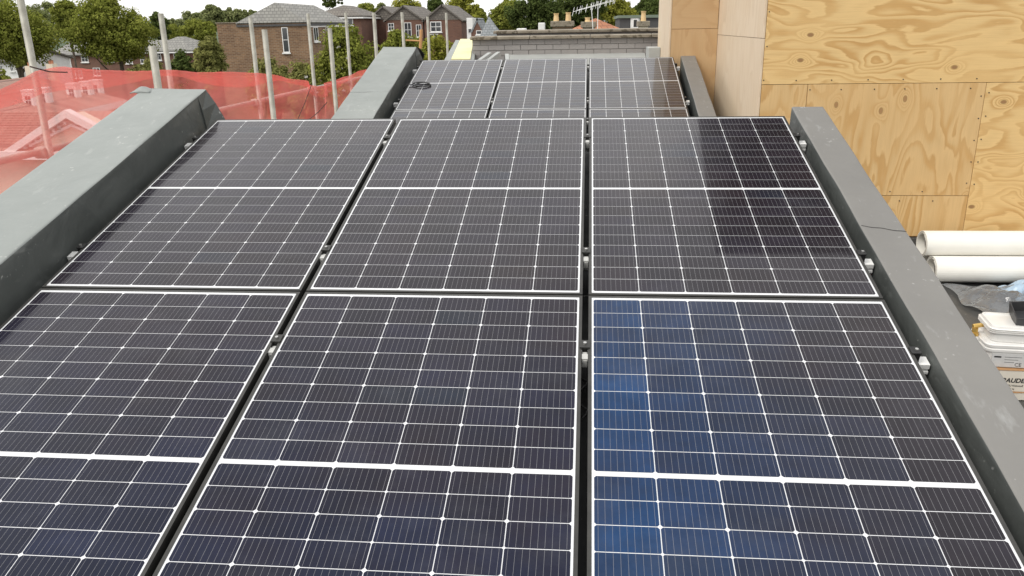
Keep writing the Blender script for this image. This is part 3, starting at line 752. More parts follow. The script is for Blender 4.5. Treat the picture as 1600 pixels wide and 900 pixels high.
for X, z, y0, y1, lab in ((-1.835, -.33, -3, 10.2, 'upper scaffold ledger tube seen through the red netting'), (-1.835, -.95, -3, 10.2, 'lower scaffold ledger tube behind the red netting'), (-.835, -1.0, -3, 13, 'inner scaffold ledger tube low beside the facade')):
    root = empty('scaffold_ledger', (X, y0, z), (0, 0, 0), lab, 'scaffold tube', 'scaffold ledgers')
    MB().tube([(0, 0, 0), (0, (y1 - y0) / 2, .01), (0, y1 - y0, 0)], .0242, 12).build('tube', M_GALV, root, smooth=True)
    for (px_, py_, pz_, _) in poles:
        if abs(px_ - X) < .1 and y0 < py_ < y1:
            MB().box(-.03, .06, py_ - y0 - .045, py_ - y0 + .045, -.04, .04).build('coupler', M_GALV, root, bevel=.012)
tag(centre(MB().tube([P(658, 46, 22), P(657, 76, 22)], .04, 8).build('post', mottled('orange_timber', (.5, .26, .1), (.6, .33, .15), 5, .8))), 'thin orange timber post in front of the second gable', 'post')
o = MB().tube([P(634, 63, 22), P(657.5, 64, 22)], .02, 8).build('rail', mottled('orange_rail', (.5, .26, .1), (.6, .33, .15), 5, .8)); tag(centre(o), 'thin orange crossbar fixed to the orange post', 'rail')

# debris netting
def netting_material():
    m = Mat('red_debris_netting', (.72, .09, .06), .7)
    v = m.coords('UV')
    tr = m.n('ShaderNodeBsdfTransparent'); 
    cc = m.ramp(m.noise(m.coords(), 1.3, 4), [(.3, (.95, .22, .19)), (.7, (.97, .31, .27))])
    df = m.n('ShaderNodeBsdfDiffuse', {'Color': cc}); tl = m.n('ShaderNodeBsdfTranslucent', {'Color': cc})
    a = m.n('ShaderNodeMixShader', {0: .6, 1: df.outputs[0], 2: tl.outputs[0]})
    # thread coverage: even weave, closing up where the cloth is gathered
    cov = m.ramp(m.noise(m.n('ShaderNodeMapping', {'Vector': m.coords(), 'Scale': (1, 1.2, 5)}).outputs[0], .8, 5, .6), [(.3, (.40,) * 3), (.7, (.60,) * 3)])
    b = m.n('ShaderNodeMixShader', {0: cov, 1: tr.outputs[0], 2: a.outputs[0]})
    m.l(b.outputs[0], m.out.inputs['Surface'])
    return m.m
top = [(-3.2, .02), (.2, .06), (.56, .146), (.98, .253), (1.27, .256), (1.61, .211), (2.6, .16), (3.93, .07), (4.78, .024), (5.6, -.07), (6.25, -.155), (6.88, -.282), (7.6, -.27), (8.3, -.23), (9.07, -.199), (9.82, -.186), (10.6, -.2)]
def topz(y):
    for (a, za), (b, zb_) in zip(top, top[1:]):
        if a <= y <= b: t = (y - a) / (b - a); return za + (zb_ - za) * t
    return top[-1][1]
nx_, nz_ = 190, 30; vs = []; rn = random.Random(31)
for i in range(nx_ + 1):
    y = -3.2 + 13.6 * i / nx_; zt_ = topz(y) + .006 * math.sin(y * 5) + rn.uniform(-.002, .002)
    dip = math.exp(-((y - 6.9) / 1.0) ** 2)
    for j in range(nz_ + 1):
        t = (j / nz_) ** 1.6; z = zt_ - t * 3.4
        fx = .05 * math.sin(y * 1.9 + 3 * t) * min(1, t * 4) + .03 * math.sin(y * 4.3 + 9 * t) * min(1, t * 6) + dip * .07 * math.sin(8 * (y - 6.9) + 14 * t) * math.exp(-t * 2)
        vs.append((-1.70 + fx + .02 * math.sin(y * 3.1) - .015 * (j == 0), y, z))
fs = [(i * (nz_ + 1) + j, (i + 1) * (nz_ + 1) + j, (i + 1) * (nz_ + 1) + j + 1, i * (nz_ + 1) + j + 1) for i in range(nx_) for j in range(nz_)]
M_NET = netting_material()
net = empty('debris_netting', (-1.70, 3.5, -3.3), label='red debris netting hung along the scaffold beyond the left parapets', cat='netting')
o = MB().add([(a + 1.70, b - 3.5, c + 3.3) for a, b, c in vs], fs).build('net_cloth', M_NET, net, smooth=True, fix=False)
hem = []
for i in range(nx_ + 1): hem.append(Vector(vs[i * (nz_ + 1)]) - net.location)
# doubled top band of the net
vb = []
for i in range(nx_ + 1):
    p = hem[i]
    for q in range(3): vb.append((p.x + .012 + .004 * q, p.y, p.z + .002 - .055 * q * (1 + .5 * math.sin(p.y * 2.1))))
o = MB().add(vb, [(i * 3 + j, (i + 1) * 3 + j, (i + 1) * 3 + j + 1, i * 3 + j + 1) for i in range(nx_) for j in range(2)]).build('hem_band', M_NET, net, smooth=True, fix=False)
cordm = mottled('dark_cord', (.06, .03, .03), (.09, .05, .04), 10, .8)
for (a, b, X, lab) in (((487, 132), (465, 187), -1.60, 'dark tie cord running down the netting at its dip'), ((511, 160), (482, 188), -1.55, 'shorter dark tie cord on the netting beside the far parapet'), ((47, 104), (105, 113), -1.66, 'dark tie cord at the leftmost pole on top of the netting')):
    A, B = on(*a, 0, X), on(*b, 0, X); mid = (A + B) / 2 - Vector((0, 0, .015))
    tag(centre(MB().tube([A, mid, B], .005, 6).build('tie_cord', cordm)), lab, 'cord', 'tie cords on the netting')

# ------------------------------------------------------------------ houses
def brickmat(name, c1, c2, mort, scale=1.0):
    m = Mat(name, c1, .85); v = m.coords()
    sp = m.n('ShaderNodeSeparateXYZ', {0: v}); 
    uv = m.n('ShaderNodeCombineXYZ', {0: m.math('ADD', sp.outputs[0], sp.outputs[1]), 1: sp.outputs[2], 2: 0.0}).outputs[0]
    b = m.n('ShaderNodeTexBrick', {'Vector': uv, 'Color1': (*c1, 1), 'Color2': (*c2, 1), 'Mortar': (*mort, 1), 'Scale': 1.0 / scale, 'Mortar Size': .012, 'Brick Width': .23, 'Row Height': .077, 'Bias': 0.0})
    c = m.mix(m.ramp(m.noise(v, .6, 5, .6), [(.3, (0, 0, 0)), (.75, (.5, .5, .5))]), b.outputs['Color'], tuple(x * .6 for x in c1))
    c = m.mix(m.ramp(m.noise(v, 2.7, 4, .7), [(.55, (0, 0, 0)), (.7, (.35, .35, .35))]), c, tuple(x * 1.5 for x in c2))
    m.color(c); return m.m
def tilemat(name, c1, c2, row=.28):
    m = Mat(name, c1, .8); v = m.coords()
    sp = m.n('ShaderNodeSeparateXYZ', {0: v})
    uv = m.n('ShaderNodeCombineXYZ', {0: m.math('ADD', sp.outputs[0], m.math('MULTIPLY', sp.outputs[1], .31)), 1: sp.outputs[2], 2: 0.0}).outputs[0]
    b = m.n('ShaderNodeTexBrick', {'Vector': uv, 'Color1': (*c1, 1), 'Color2': (*c2, 1), 'Mortar': (*[x * .5 for x in c1], 1), 'Scale': 1.0, 'Mortar Size': .02, 'Brick Width': .3, 'Row Height': row})
    c = m.mix(m.ramp(m.noise(v, .9, 5, .6), [(.35, (0, 0, 0)), (.75, (.55, .55, .55))]), b.outputs['Color'], tuple(x * .65 for x in c2))
    m.color(c); return m.m
M_BR = brickmat('yellow_brown_brick', (.13, .065, .033), (.27, .155, .08), (.28, .22, .15), 1.5)
M_BD = brickmat('dark_red_brick', (.14, .065, .042), (.19, .09, .058), (.15, .10, .08), 1.6)
M_SLATE = tilemat('grey_slate', (.21, .205, .19), (.28, .275, .25), .22)
M_SLD = tilemat('dark_roof_tile', (.13, .115, .10), (.19, .17, .145), .22)
M_TILE = tilemat('orange_clay_tile', (.34, .135, .07), (.42, .185, .10), .2)
M_BRTILE = tilemat('brown_clay_tile', (.30, .17, .13), (.38, .23, .18), .5)
M_WHITE = mottled('white_paint', (.72, .72, .70), (.80, .80, .78), 2, .5)
M_CREAM = mottled('cream_render', (.62, .56, .44), (.70, .64, .52), 1.5, .8)
M_GLASS = Mat('window_glass', (.045, .05, .055), .06, **{'Specular IOR Level': .9}).m
M_GUT = Mat('dark_gutter', (.05, .05, .05), .5).m
M_BLKW = mottled('black_weatherboard', (.05, .05, .052), (.08, .08, .08), 2, .6)

def window(parent, face, a, z, w_, h_, off, bars=(1, 1), sill=True):
    """window centred at a along the face, lower edge z. face 'f' = front (y=off), 'r' = right side (x=off)"""
    fw = max(.055, w_ * .07)
    def box(a0, a1, d0, d1, z0, z1): 
        return (a0, a1, off + d0, off + d1, z0, z1) if face == 'f' else (off - d1, off - d0, a0, a1, z0, z1)
    mb = MB(); a0, a1 = a - w_ / 2, a + w_ / 2
    mb.box(*box(a0, a0 + fw, -.03, .05, z, z + h_)); mb.box(*box(a1 - fw, a1, -.03, .05, z, z + h_))
    mb.box(*box(a0 + fw, a1 - fw, -.03, .05, z, z + fw)); mb.box(*box(a0 + fw, a1 - fw, -.03, .05, z + h_ - fw, z + h_))
    for k in range(1, bars[0] + 1):
        x = a0 + w_ * k / (bars[0] + 1); mb.box(*box(x - fw * .35, x + fw * .35, -.022, .045, z + fw, z + h_ - fw))
    for k in range(1, bars[1] + 1):
        q = z + h_ * k / (bars[1] + 1); mb.box(*box(a0 + fw, a1 - fw, -.024, .044, q - fw * .35, q + fw * .35))
    f = mb.build('window', M_WHITE, parent)
    MB().box(*box(a0 + fw * .5, a1 - fw * .5, -.008, .02, z + fw * .5, z + h_ - fw * .5)).build('pane', M_GLASS, f)
    if sill: MB().box(*box(a0 - .08, a1 + .08, -.12, .02, z - .1, z - .005)).build('sill', M_WHITE, f)
    return f
def slab(name, mat, parent, quad, th=.14):
    a, b, c, d = [Vector(q) for q in quad]; n = (b - a).cross(d - a)
    if n.length < 1e-6: n = (c - b).cross(d - b)
    n.normalize()
    if n.z < 0: n = -n
    top = [a, b, c, d] if (c - d).length > 1e-4 else [a, b, c]
    bot = [p - n * th for p in top]; k = len(top)
    return MB().add(top + bot, [tuple(range(k)), tuple(range(k, 2 * k))[::-1]] + [(i, (i + 1) % k, k + (i + 1) % k, k + i) for i in range(k)]).build(name, mat, parent)
def house(name, label, cat, loc, rz, w_, d_, eave, ridge, kind, wall, roof_, windows=(), over=.35, group=None, hip=(1, 1), gablemat=None, fascia=None):
    fascia = fascia or M_WHITE
    """front-left corner at loc, front along +x, depth +y. kind: 'hip' ridge along y, 'gablef' gable to the front, 'gablex' ridge along x"""
    root = empty(name, loc, (0, 0, rz), label, cat, group); o = over
    H, E = ridge, eave
    if kind == 'gablef':
        MB().prism([(0, 0), (w_, 0), (w_, E), (w_ / 2, H - .1), (0, E)], 0, d_, axis=1).build('wall', wall, root)
        if gablemat: MB().prism([(.0, E), (w_, E), (w_ / 2, H - .1)], -.05, -.002, axis=1).build('gable_cladding', gablemat, root)
        s = (H - E) / (w_ / 2)
        slab('roof', roof_, root, ((-o, -o, E - o * s + .1), (w_ / 2, -o, H + .1), (w_ / 2, d_ + o, H + .1), (-o, d_ + o, E - o * s + .1)))
        slab('roof', roof_, root, ((w_ / 2 + .001, -o, H + .1), (w_ + o, -o, E - o * s + .1), (w_ + o, d_ + o, E - o * s + .1), (w_ / 2 + .001, d_ + o, H + .1)))
    elif kind == 'gablex':
        MB().prism([(0, 0), (d_, 0), (d_, E), (d_ / 2, H - .1), (0, E)], 0, w_, axis=0).build('wall', wall, root)
        s = (H - E) / (d_ / 2)
        slab('roof', roof_, root, ((-o, -o, E - o * s + .1), (w_ + o, -o, E - o * s + .1), (w_ + o, d_ / 2, H + .1), (-o, d_ / 2, H + .1)))
        slab('roof', roof_, root, ((-o, d_ / 2 + .001, H + .1), (w_ + o, d_ / 2 + .001, H + .1), (w_ + o, d_ + o, E - o * s + .1), (-o, d_ + o, E - o * s + .1)))
    elif kind == 'hip':
        bx('wall', wall, root, 0, w_, 0, d_, 0, E)
        if w_ <= d_: A = (w_ / 2, w_ / 2 * hip[0], H); B = (w_ / 2, d_ - w_ / 2 * hip[1], H)
        else: A = (d_ / 2 * hip[0], d_ / 2, H); B = (w_ - d_ / 2 * hip[1], d_ / 2, H)
        c = [(-o, -o, E), (w_ + o, -o, E), (w_ + o, d_ + o, E), (-o, d_ + o, E)]
        if w_ <= d_: qs = [(c[0], c[1], A, A), (c[1], c[2], B, A), (c[2], c[3], B, B), (c[3], c[0], A, B)]
        else: qs = [(c[0], c[1], B, A), (c[1], c[2], B, B), (c[2], c[3], A, B), (c[3], c[0], A, A)]
        for q in qs: slab('roof', roof_, root, q, .12)
        bx('fascia', fascia, root, -o + .03, w_ + o - .03, -o + .03, d_ + o - .03, E - .26, E - .125)
    for wd in windows: window(root, *wd)
    return root
def span(p0, p1, y, D): return P(p0, y, D), P(p1, y, D)

# brick house with hipped slate roof
D = 60; a, b = P(374, 60, D), P(483, 60, D); k = D / F
root = house('brick_house', 'brown brick house with hipped grey roof and a tall slot window', 'house', (a.x, a.y, GZ), 0, b.x - a.x, 10, P(410, 35.5, D).z - GZ, P(424, 5.5, D + 3).z - GZ, 'hip', M_BR, M_SLATE,
      [('f', P(446, 60, D).x - a.x, P(446, 82, D).z - GZ, 10 * k, 37 * k, 0, (0, 1))] + [('r', yy, P(446, 66, D).z - GZ, 1.1, 1.05, b.x - a.x, (1, 0)) for yy in (1.6, 4.6, 7.5)], hip=(.3, .1), over=.12, fascia=M_BLKW)
# parapet stub left of the roof and pale band under the right eave
w0 = P(341, 60, D).x - a.x; bx('wall', M_BR, root, w0, -.001, .003, 6, 0, P(350, 36.5, D).z - GZ); bx('coping', M_COPE, root, w0 - .05, -.13, -.05, 6, P(350, 36.4, D).z - GZ, P(350, 35, D).z - GZ)
bx('cladding', M_WHITE, root, b.x - a.x + .003, b.x - a.x + .05, .4, 9.6, P(446, 43, D).z - GZ, P(446, 37.5, D).z - GZ - .1)
D = 84; a, b = P(492, 60, D), P(566, 60, D)
house('brick_house', 'house with low grey hipped roof showing right behind the brick house', 'house', (a.x, a.y, GZ), 0, b.x - a.x, 9, P(530, 25, D).z - GZ, P(520, 9, D + 4).z - GZ, 'hip', M_BD, M_SLD, [('f', 3.6, P(530, 40, D).z - GZ, 1.0, .9, 0, (1, 0))])

# three gabled dark brick houses
D = 86; k = D / F
for cx, wpx, py, dd, lab, wins in ((600, 50, 10.5, 5, 'leftmost of three gabled brick houses, mostly behind the poles', [(610, 47, 8, 10)]),
                               (632, 58, 9.5, 0, 'middle gabled brick house, behind the orange post', [(611, 48, 9, 11), (637, 58, 11, 21), (654, 58, 8, 18)]),
                               (692, 58, 8.0, 0, 'right gabled brick house beside the slate turret', [(681, 50, 17, 15), (677, 66, 14, 12), (718, 54, 9, 20), (719, 70, 9, 10)])):
    Dq = D + dd; a, b = P(cx - wpx / 2, 40, Dq), P(cx + wpx / 2, 40, Dq)
    house('gabled_house', lab, 'house', (a.x, a.y, GZ), 0, b.x - a.x, 11, P(cx, 31, Dq).z - GZ, P(cx, py, Dq).z - GZ, 'gablef', M_BD, M_SLD,
          [('f', P(x, 40, Dq).x - a.x, P(x, yb, Dq).z - GZ, w_ * k, h_ * k, 0, (1, 1)) for x, yb, w_, h_ in wins if abs(x - cx) < wpx / 2 - 4], over=.25, gablemat=M_SLD)
a, b = P(663, 60, D), P(733, 60, D)
for x0_, x1_, lab in ((661.5, 662.5, ''),): pass
# white-clad bay and slate turret right of the gables
D = 80; a, b = P(729.5, 50, D), P(739, 50, D)
root = empty('bay_tower', (a.x, a.y, GZ), label='narrow white clad bay right of the gabled houses', cat='bay')
bx('wall', M_WHITE, root, 0, b.x - a.x, 0, 3, 0, P(735, 28, D).z - GZ, bevel=.03)
window(root, 'f', (b.x - a.x) / 2, P(735, 52, D).z - GZ, .38, .45, 0, (0, 0), False)
D = 70; a, b = P(749, 50, D), P(784, 50, D); ap = P(764, 25, D + 1)
root = empty('slate_turret', (a.x, a.y, GZ), label='grey slate turret with pointed pyramid roof', cat='turret')
wq = b.x - a.x; ez = P(765, 60, D).z - GZ; M_SLB = tilemat('blue_grey_slate', (.22, .24, .25), (.29, .31, .32), .2)
bx('wall', M_BD, root, 0, wq, 0, wq, 0, ez - .1)
for q in (((-.05, -.05), (wq + .05, -.05)), ((wq + .05, -.05), (wq + .05, wq + .05)), ((wq + .05, wq + .05), (-.05, wq + .05)), ((-.05, wq + .05), (-.05, -.05))):
    A = Vector((ap.x - a.x, wq / 2, ap.z - GZ)); slab('roof', M_SLB, root, ((*q[0], ez), (*q[1], ez), A, A), .06)
MB().tube([(ap.x - a.x, wq / 2, ap.z - GZ - .1), (ap.x - a.x, wq / 2, ap.z - GZ + .25)], .04, 6).build('finial', M_GUT, root)
a2, b2 = P(736, 50, D + 3), P(756, 50, D + 3)
house('slate_lean_to', 'low slate roof between the white bay and the pointed turret', 'roof', (a2.x, a2.y, GZ), 0, b2.x - a2.x, 4, P(745, 50, D + 3).z - GZ, P(740, 30, D + 3).z - GZ, 'gablef', M_BD, M_SLB, [('f', .7, P(750, 54, D + 3).z - GZ, .5, .35, 0, (0, 0))], over=.05)

# houses behind the street trees
D = 92; a, b = P(82, 90, D), P(252, 90, D); k = D / F
house('brick_house', 'long red brick house with white windows behind the big round tree', 'house', (a.x, a.y, GZ), R(-3), b.x - a.x, 9, P(120, 85, D).z - GZ, P(120, 66, D + 4).z - GZ, 'gablex', M_BD, M_SLATE,
      [('f', P(x, 90, D).x - a.x, P(x, yb, D).z - GZ, w_ * k, h_ * k, 0, (1, 1)) for x, yb, w_, h_ in ((105, 104, 12, 18), (134, 97, 12, 11), (176, 97, 10, 10), (205, 99, 11, 12), (228, 99, 10, 12), (150, 118, 12, 12), (120, 122, 12, 12))])
D = 84; a, b = P(226, 90, D), P(300, 90, D); k = D / F
house('brick_house', 'small house with grey hipped roof between the round tree and the brick house', 'house', (a.x, a.y, GZ), 0, b.x - a.x, 7, P(260, 79, D).z - GZ, P(270, 57.5, D + 3).z - GZ, 'hip', M_BD, M_SLATE,
      [('f', P(x, 90, D).x - a.x, P(x, yb, D).z - GZ, w_ * k, h_ * k, 0, (1, 1)) for x, yb, w_, h_ in ((248, 94, 9, 13), (276, 95, 9, 12))])
D = 72; a, b = P(-90, 100, D), P(24, 100, D); k = D / F
house('white_house', 'white rendered house at the left edge under the trees', 'house', (a.x, a.y, GZ), R(6), b.x - a.x, 9, P(20, 96, D).z - GZ, P(20, 80, D + 3).z - GZ, 'gablex', M_WHITE, M_SLD,
      [('f', P(x, 90, D).x - a.x, P(x, yb, D).z - GZ, w_ * k, h_ * k, 0, (1, 1)) for x, yb, w_, h_ in ((8, 112, 6, 13), (20, 108, 6, 12), (-8, 116, 6, 13))])

# terrace with dormers seen through the netting
A = P(-60, 214, 30); B = P(186, 145, 46); A.z = B.z = GZ
dr = (B - A); Lt = dr.length; rz = math.atan2(dr.y, dr.x)
Dm = 40; ez = P(90, 172, Dm).z - GZ; rzv = P(70, 119, Dm + 3).z - GZ
root = empty('terrace_house', (A.x, A.y, GZ), (0, 0, rz), 'long terrace with brown tiled roof and white dormers, behind the red netting', 'house')
dt = 7.0
MB().prism([(0, 0), (dt, 0), (dt, ez), (0, ez)], 0, Lt, axis=0).build('wall', M_CREAM, root)
bx('cornice', M_WHITE, root, -.1, Lt + .1, -.35, -.002, ez - .35, ez - .02)
slab('roof', M_BRTILE, root, ((-.1, -.3, ez), (Lt + .1, -.3, ez), (Lt - 2.2, dt / 2, rzv), (-.1, dt / 2, rzv)))
slab('roof', M_BRTILE, root, ((-.1, dt / 2 + .01, rzv), (Lt - 2.2, dt / 2 + .01, rzv), (Lt + .1, dt + .3, ez), (-.1, dt + .3, ez)))
slab('roof', M_BRTILE, root, ((Lt + .1, -.3, ez), (Lt + .1, dt + .3, ez), (Lt - 2.2, dt / 2, rzv), (Lt - 2.2, dt / 2, rzv)))
inv = Matrix.Rotation(-rz, 3, 'Z')
def along(px, py, frac):                   # position along the terrace whose roof point at frac shows at px
    best = None
    for q in range(0, 400):
        x = Lt * q / 399; p = Vector((x, -.3 + (dt / 2 + .3) * frac, 0)); wp = Matrix.Rotation(rz, 3, 'Z') @ p + A; wp.z = GZ + ez + (rzv - ez) * frac
        d = wp - CAM; c = (d.dot(r0) / d.dot(r2)) * F + 800
        if best is None or abs(c - px) < best[0]: best = (abs(c - px), x)
    return best[1]
for px in (24, 47, 94, 116, 132):
    x = along(px, 155, .5); y0_ = .9; z0_ = ez + (rzv - ez) * (y0_ + .3) / (dt / 2 + .3); h_ = .78; wd_ = .5
    dmr = MB().box(x, x + .6, y0_ - .12, y0_ - .12 + wd_, z0_ - .3, z0_ + h_ - .15).build('dormer', M_WHITE, root)
    MB().box(x - .02, x + .62, y0_ - .14, y0_ + wd_ - .10, z0_ + h_ - .149, z0_ + h_ - .07).build('dormer_roof', M_WHITE, dmr)
    m2 = MB()
    for sx_ in (0, 1):
        for q in range(2): m2.box(x - .012, x - .002, y0_ - .12 + .13 + sx_ * .13, y0_ - .12 + .23 + sx_ * .13, z0_ + .02 + q * .22, z0_ + .20 + q * .22)
    m2.build('dormer_window', M_GLASS, dmr)
for px in (63, 150):
    x = along(px, 120, .9)
    ch = bx('chimney', M_CREAM, root, x - .3, x + .3, dt / 2 - .18, dt / 2 + .18, rzv - .6, rzv + .55)
    for q in (-.14, .14): MB().tube([(x + q, dt / 2, rzv + .551), (x + q, dt / 2, rzv + .75)], .07, 8).build('chimney_pot', M_TILE, ch)

# pedimented building nearer, also behind the netting
D = 27; pk = P(107, 178, D); lb = P(22, 233, D); rbx = 2 * pk.x - lb.x
root = empty('pediment_building', (lb.x, lb.y, GZ), (0, 0, R(0)), 'pale building with a triangular pediment and brown tiled roof, behind the netting', 'building')
wq = rbx - lb.x; hp = pk.z - GZ; hb_ = lb.z - GZ; X0b = -6.0; hr = P(40, 174, D + 3.6).z - GZ
bx('wall', M_CREAM, root, X0b, wq + 1.5, .3, 7, 0, hb_ - .35)
MB().prism([(0, hb_), (wq, hb_), (wq / 2, hp)], .15, .9, axis=1).build('pediment', M_CREAM, root)
for s_ in (0, 1):
    q = [(-.25, hb_ - .03), (wq / 2, hp + .16), (wq / 2, hp - .12), (.0, hb_ - .14)]
    if s_: q = [(wq - x, z) for x, z in q]
    MB().prism(q, -.2, .149, axis=1).build('raking_cornice', M_WHITE, root)
    q2 = [(.55, hb_ + .14), (wq / 2 , hp - .34), (wq / 2, hp - .44), (.75, hb_ + .14)]
    if s_: q2 = [(wq - x, z) for x, z in q2]
    MB().prism(q2, .02, .148, axis=1).build('inner_moulding', M_WHITE, root)
for q in range(9):
    for s_ in (0, 1):
        t = (q + .7) / 9.6; x = wq / 2 * t; z = hb_ + (hp - hb_) * t - .26
        if s_: x = wq - x
        MB().box(x - .06, x + .06, .0, .149, z, z + .12).build('dentil', M_WHITE, root)
bx('cornice', M_WHITE, root, X0b - .2, wq + 1.7, -.25, .299, hb_ - .34, hb_ - .05)
slab('roof', M_BRTILE, root, ((X0b - .2, -.1, hb_ - .02), (wq + 1.7, -.1, hb_ - .02), (wq + .7, 3.6, hr), (X0b - .2, 3.6, hr)))
slab('roof', M_BRTILE, root, ((X0b - .2, 3.61, hr), (wq + .7, 3.61, hr), (wq + 1.7, 7.2, hb_), (X0b - .2, 7.2, hb_)))
for q in range(14):
    t = (q + 1) / 15; MB().box(X0b - .2, -.1 + 0, -.1 + 3.7 * t - .02, -.1 + 3.7 * t + .02, hb_ - .02 + (hr + .02 - hb_) * t, hb_ + .03 + (hr + .02 - hb_) * t).build('tile_course', M_BRTILE, root)

# roofs beyond the walls
D = 42; k = D / F
a, b = P(893, 44, D), P(968, 44, D)
house('tiled_house', 'low orange clay tiled hipped roof beyond the walls', 'house', (a.x, a.y, GZ), 0, b.x - a.x, 6, P(930, 46, D).z - GZ, P(936, 28.5, D + 2).z - GZ, 'hip', M_BD, M_TILE, over=.1)
def stack(px0, px1, yb, yt, D, pots, label, mat):
    a, b = P(px0, yb, D), P(px1, yb, D); zt_ = P(px0, yt, D).z
    root = empty('chimney_stack', (a.x, a.y, GZ), label=label, cat='chimney', group='chimney stacks beyond the walls')
    w_ = b.x - a.x
    bx('shaft', mat, root, 0, w_, 0, .8, 0, zt_ - GZ - .25); bx('capping', M_COPE, root, -.08, w_ + .08, -.08, .88, zt_ - GZ - .249, zt_ - GZ, bevel=.03)
    for px, pt in pots:
        q = P(px, yt, D); MB().tube([(q.x - a.x, .4, zt_ - GZ - .01), (q.x - a.x, .4, P(px, pt, D).z - GZ - .1), (q.x - a.x, .4, P(px, pt, D).z - GZ)], [.13, .10, .125], 12).build('chimney_pot', M_POT, root, smooth=False)
M_POT = mottled('buff_chimney_pot', (.60, .42, .20), (.68, .50, .27), 6, .8)
M_STK = brickmat('sooty_brick', (.20, .13, .08), (.27, .19, .12), (.2, .17, .13), 1.6)
stack(863, 894, 60, 33, 38, ((868.5, 20.5), (887.5, 19)), 'wide brick chimney stack with two buff pots', M_STK)
stack(910, 929, 60, 34, 37, ((918, 27),), 'smaller brick chimney stack with a red pot, right of the wide stack', M_STK)
o = bx('vent_cowl', M_WHITE, None, P(841, 40, 25).x, P(851, 40, 25).x, CAM.y + 25, CAM.y + 25.3, P(845, 47, 25).z - 2.0, P(845, 35.5, 25).z, bevel=.02); tag(centre(o), 'small pale vent box on top of the second wall', 'vent')
o = bx('roof_light', M_WHITE, None, P(807, 40, 18).x, P(821, 40, 18).x, CAM.y + 18, CAM.y + 18.4, P(815, 55, 18).z - .8, P(815, 44.3, 18).z, bevel=.02); tag(centre(o), 'flat white roof light just above the second wall', 'roof light')
# aerials
def aerial(px, yb, yt, D, label, ang, n, tilt):
    base = P(px, yb, D); t = P(px, yt, D)
    root = empty('tv_aerial', (base.x, base.y, base.z - 1.2), label=label, cat='aerial', group='television aerials on the far roofs')
    h = t.z - base.z + 1.2
    MB().tube([(0, 0, 0), (tilt * h, 0, h)], .015, 6).build('mast', M_ALU, root)
    L_ = 1.5; d = Vector((math.cos(ang), .3, math.sin(ang) * .5)).normalized(); c = Vector((tilt * h, 0, h - .1))
    MB().tube([c - d * L_ * .55, c + d * L_ * .45], .009, 6).build('boom', M_ALU, root)
    for q in range(n):
        p = c + d * (L_ * (q / (n - 1) - .55)); e = Vector((.1, .75, .45)).normalized() * (.22 + .012 * q)
        MB().tube([p - e, p + e], .0055, 5).build('element', M_ALU, root)
aerial(931, 41, 6, 30, 'television aerial on a leaning mast by the orange roof', R(-155), 7, -.09)
aerial(934, 28, 2, 31, 'upright television aerial with long elements above the orange roof', R(28), 9, .0)

# building at the far right, left of the plywood
D = 48; a, b = P(968, 45, D), P(1075, 45, D)
root = house('flat_roofed_building', 'dark low building with green edged roof next to the plywood', 'building', (a.x, a.y, GZ), 0, b.x - a.x, 8, P(1000, 27, D).z - GZ, P(1000, 27, D).z - GZ + .01, 'none', M_BD, M_SLD)
bx('wall', M_BLKW, root, 0, b.x - a.x, 0, 8, 0, P(1000, 28, D).z - GZ)
bx('roof_edge', mottled('green_edge', (.13, .17, .13), (.18, .22, .17), 4, .7), root, -.1, b.x - a.x, -.12, 8.1, P(1000, 28, D).z - GZ + .002, P(1000, 23.5, D).z - GZ)
q0, q1 = P(985, 42, D), P(999, 42, D); bx('panel', M_WHITE, root, q0.x - a.x, q1.x - a.x, -.06, -.002, P(990, 45, D).z - GZ, P(990, 28, D).z - GZ)
window(root, 'f', P(992.5, 40, D).x - a.x, P(990, 44, D).z - GZ, .3, .5, -.07, (0, 0), False)
stack(998, 1012, 60, 33, 40, ((1006, 17),), 'buff chimney stack with one tall pot close to the plywood', M_CREAM)

# ------------------------------------------------------------------ trees and shrubs
def leafmat(name, stops):
    m = Mat(name, stops[0], .55)
    rnd = m.n('ShaderNodeNewGeometry').outputs['Random Per Island']
    big = m.noise(m.coords(), .8, 3)
    f = m.math('ADD', m.math('MULTIPLY', rnd, .6), m.math('MULTIPLY', m.math('SUBTRACT', big, .3), 1.0))
    n_ = len(stops); c = m.ramp(f, [(i / (n_ - 1), s) for i, s in enumerate(stops)])
    df = m.n('ShaderNodeBsdfDiffuse', {'Color': c}); tl = m.n('ShaderNodeBsdfTranslucent', {'Color': c})
    a = m.n('ShaderNodeMixShader', {0: .3, 1: df.outputs[0], 2: tl.outputs[0]})
    m.l(a.outputs[0], m.out.inputs['Surface']); return m.m
L_MID = leafmat('mid_green_leaves', [(.14, .17, .032), (.22, .245, .048), (.33, .34, .085)])
L_DARK = leafmat('dark_green_leaves', [(.06, .085, .026), (.09, .12, .036), (.135, .165, .05)])
L_YEL = leafmat('yellow_green_leaves', [(.20, .215, .035), (.28, .285, .05), (.38, .37, .08)])
L_OLIVE = leafmat('olive_leaves', [(.14, .15, .045), (.21, .215, .07), (.30, .29, .10)])
L_FAR = leafmat('distant_leaves', [(.15, .18, .075), (.20, .225, .09), (.27, .285, .13)])
L_WHITE = leafmat('white_blossom', [(.6, .58, .52), (.7, .68, .64), (.78, .76, .72)])
M_BARK = mottled('bark', (.07, .055, .04), (.12, .095, .07), 6, .95, .6, 20, .02)
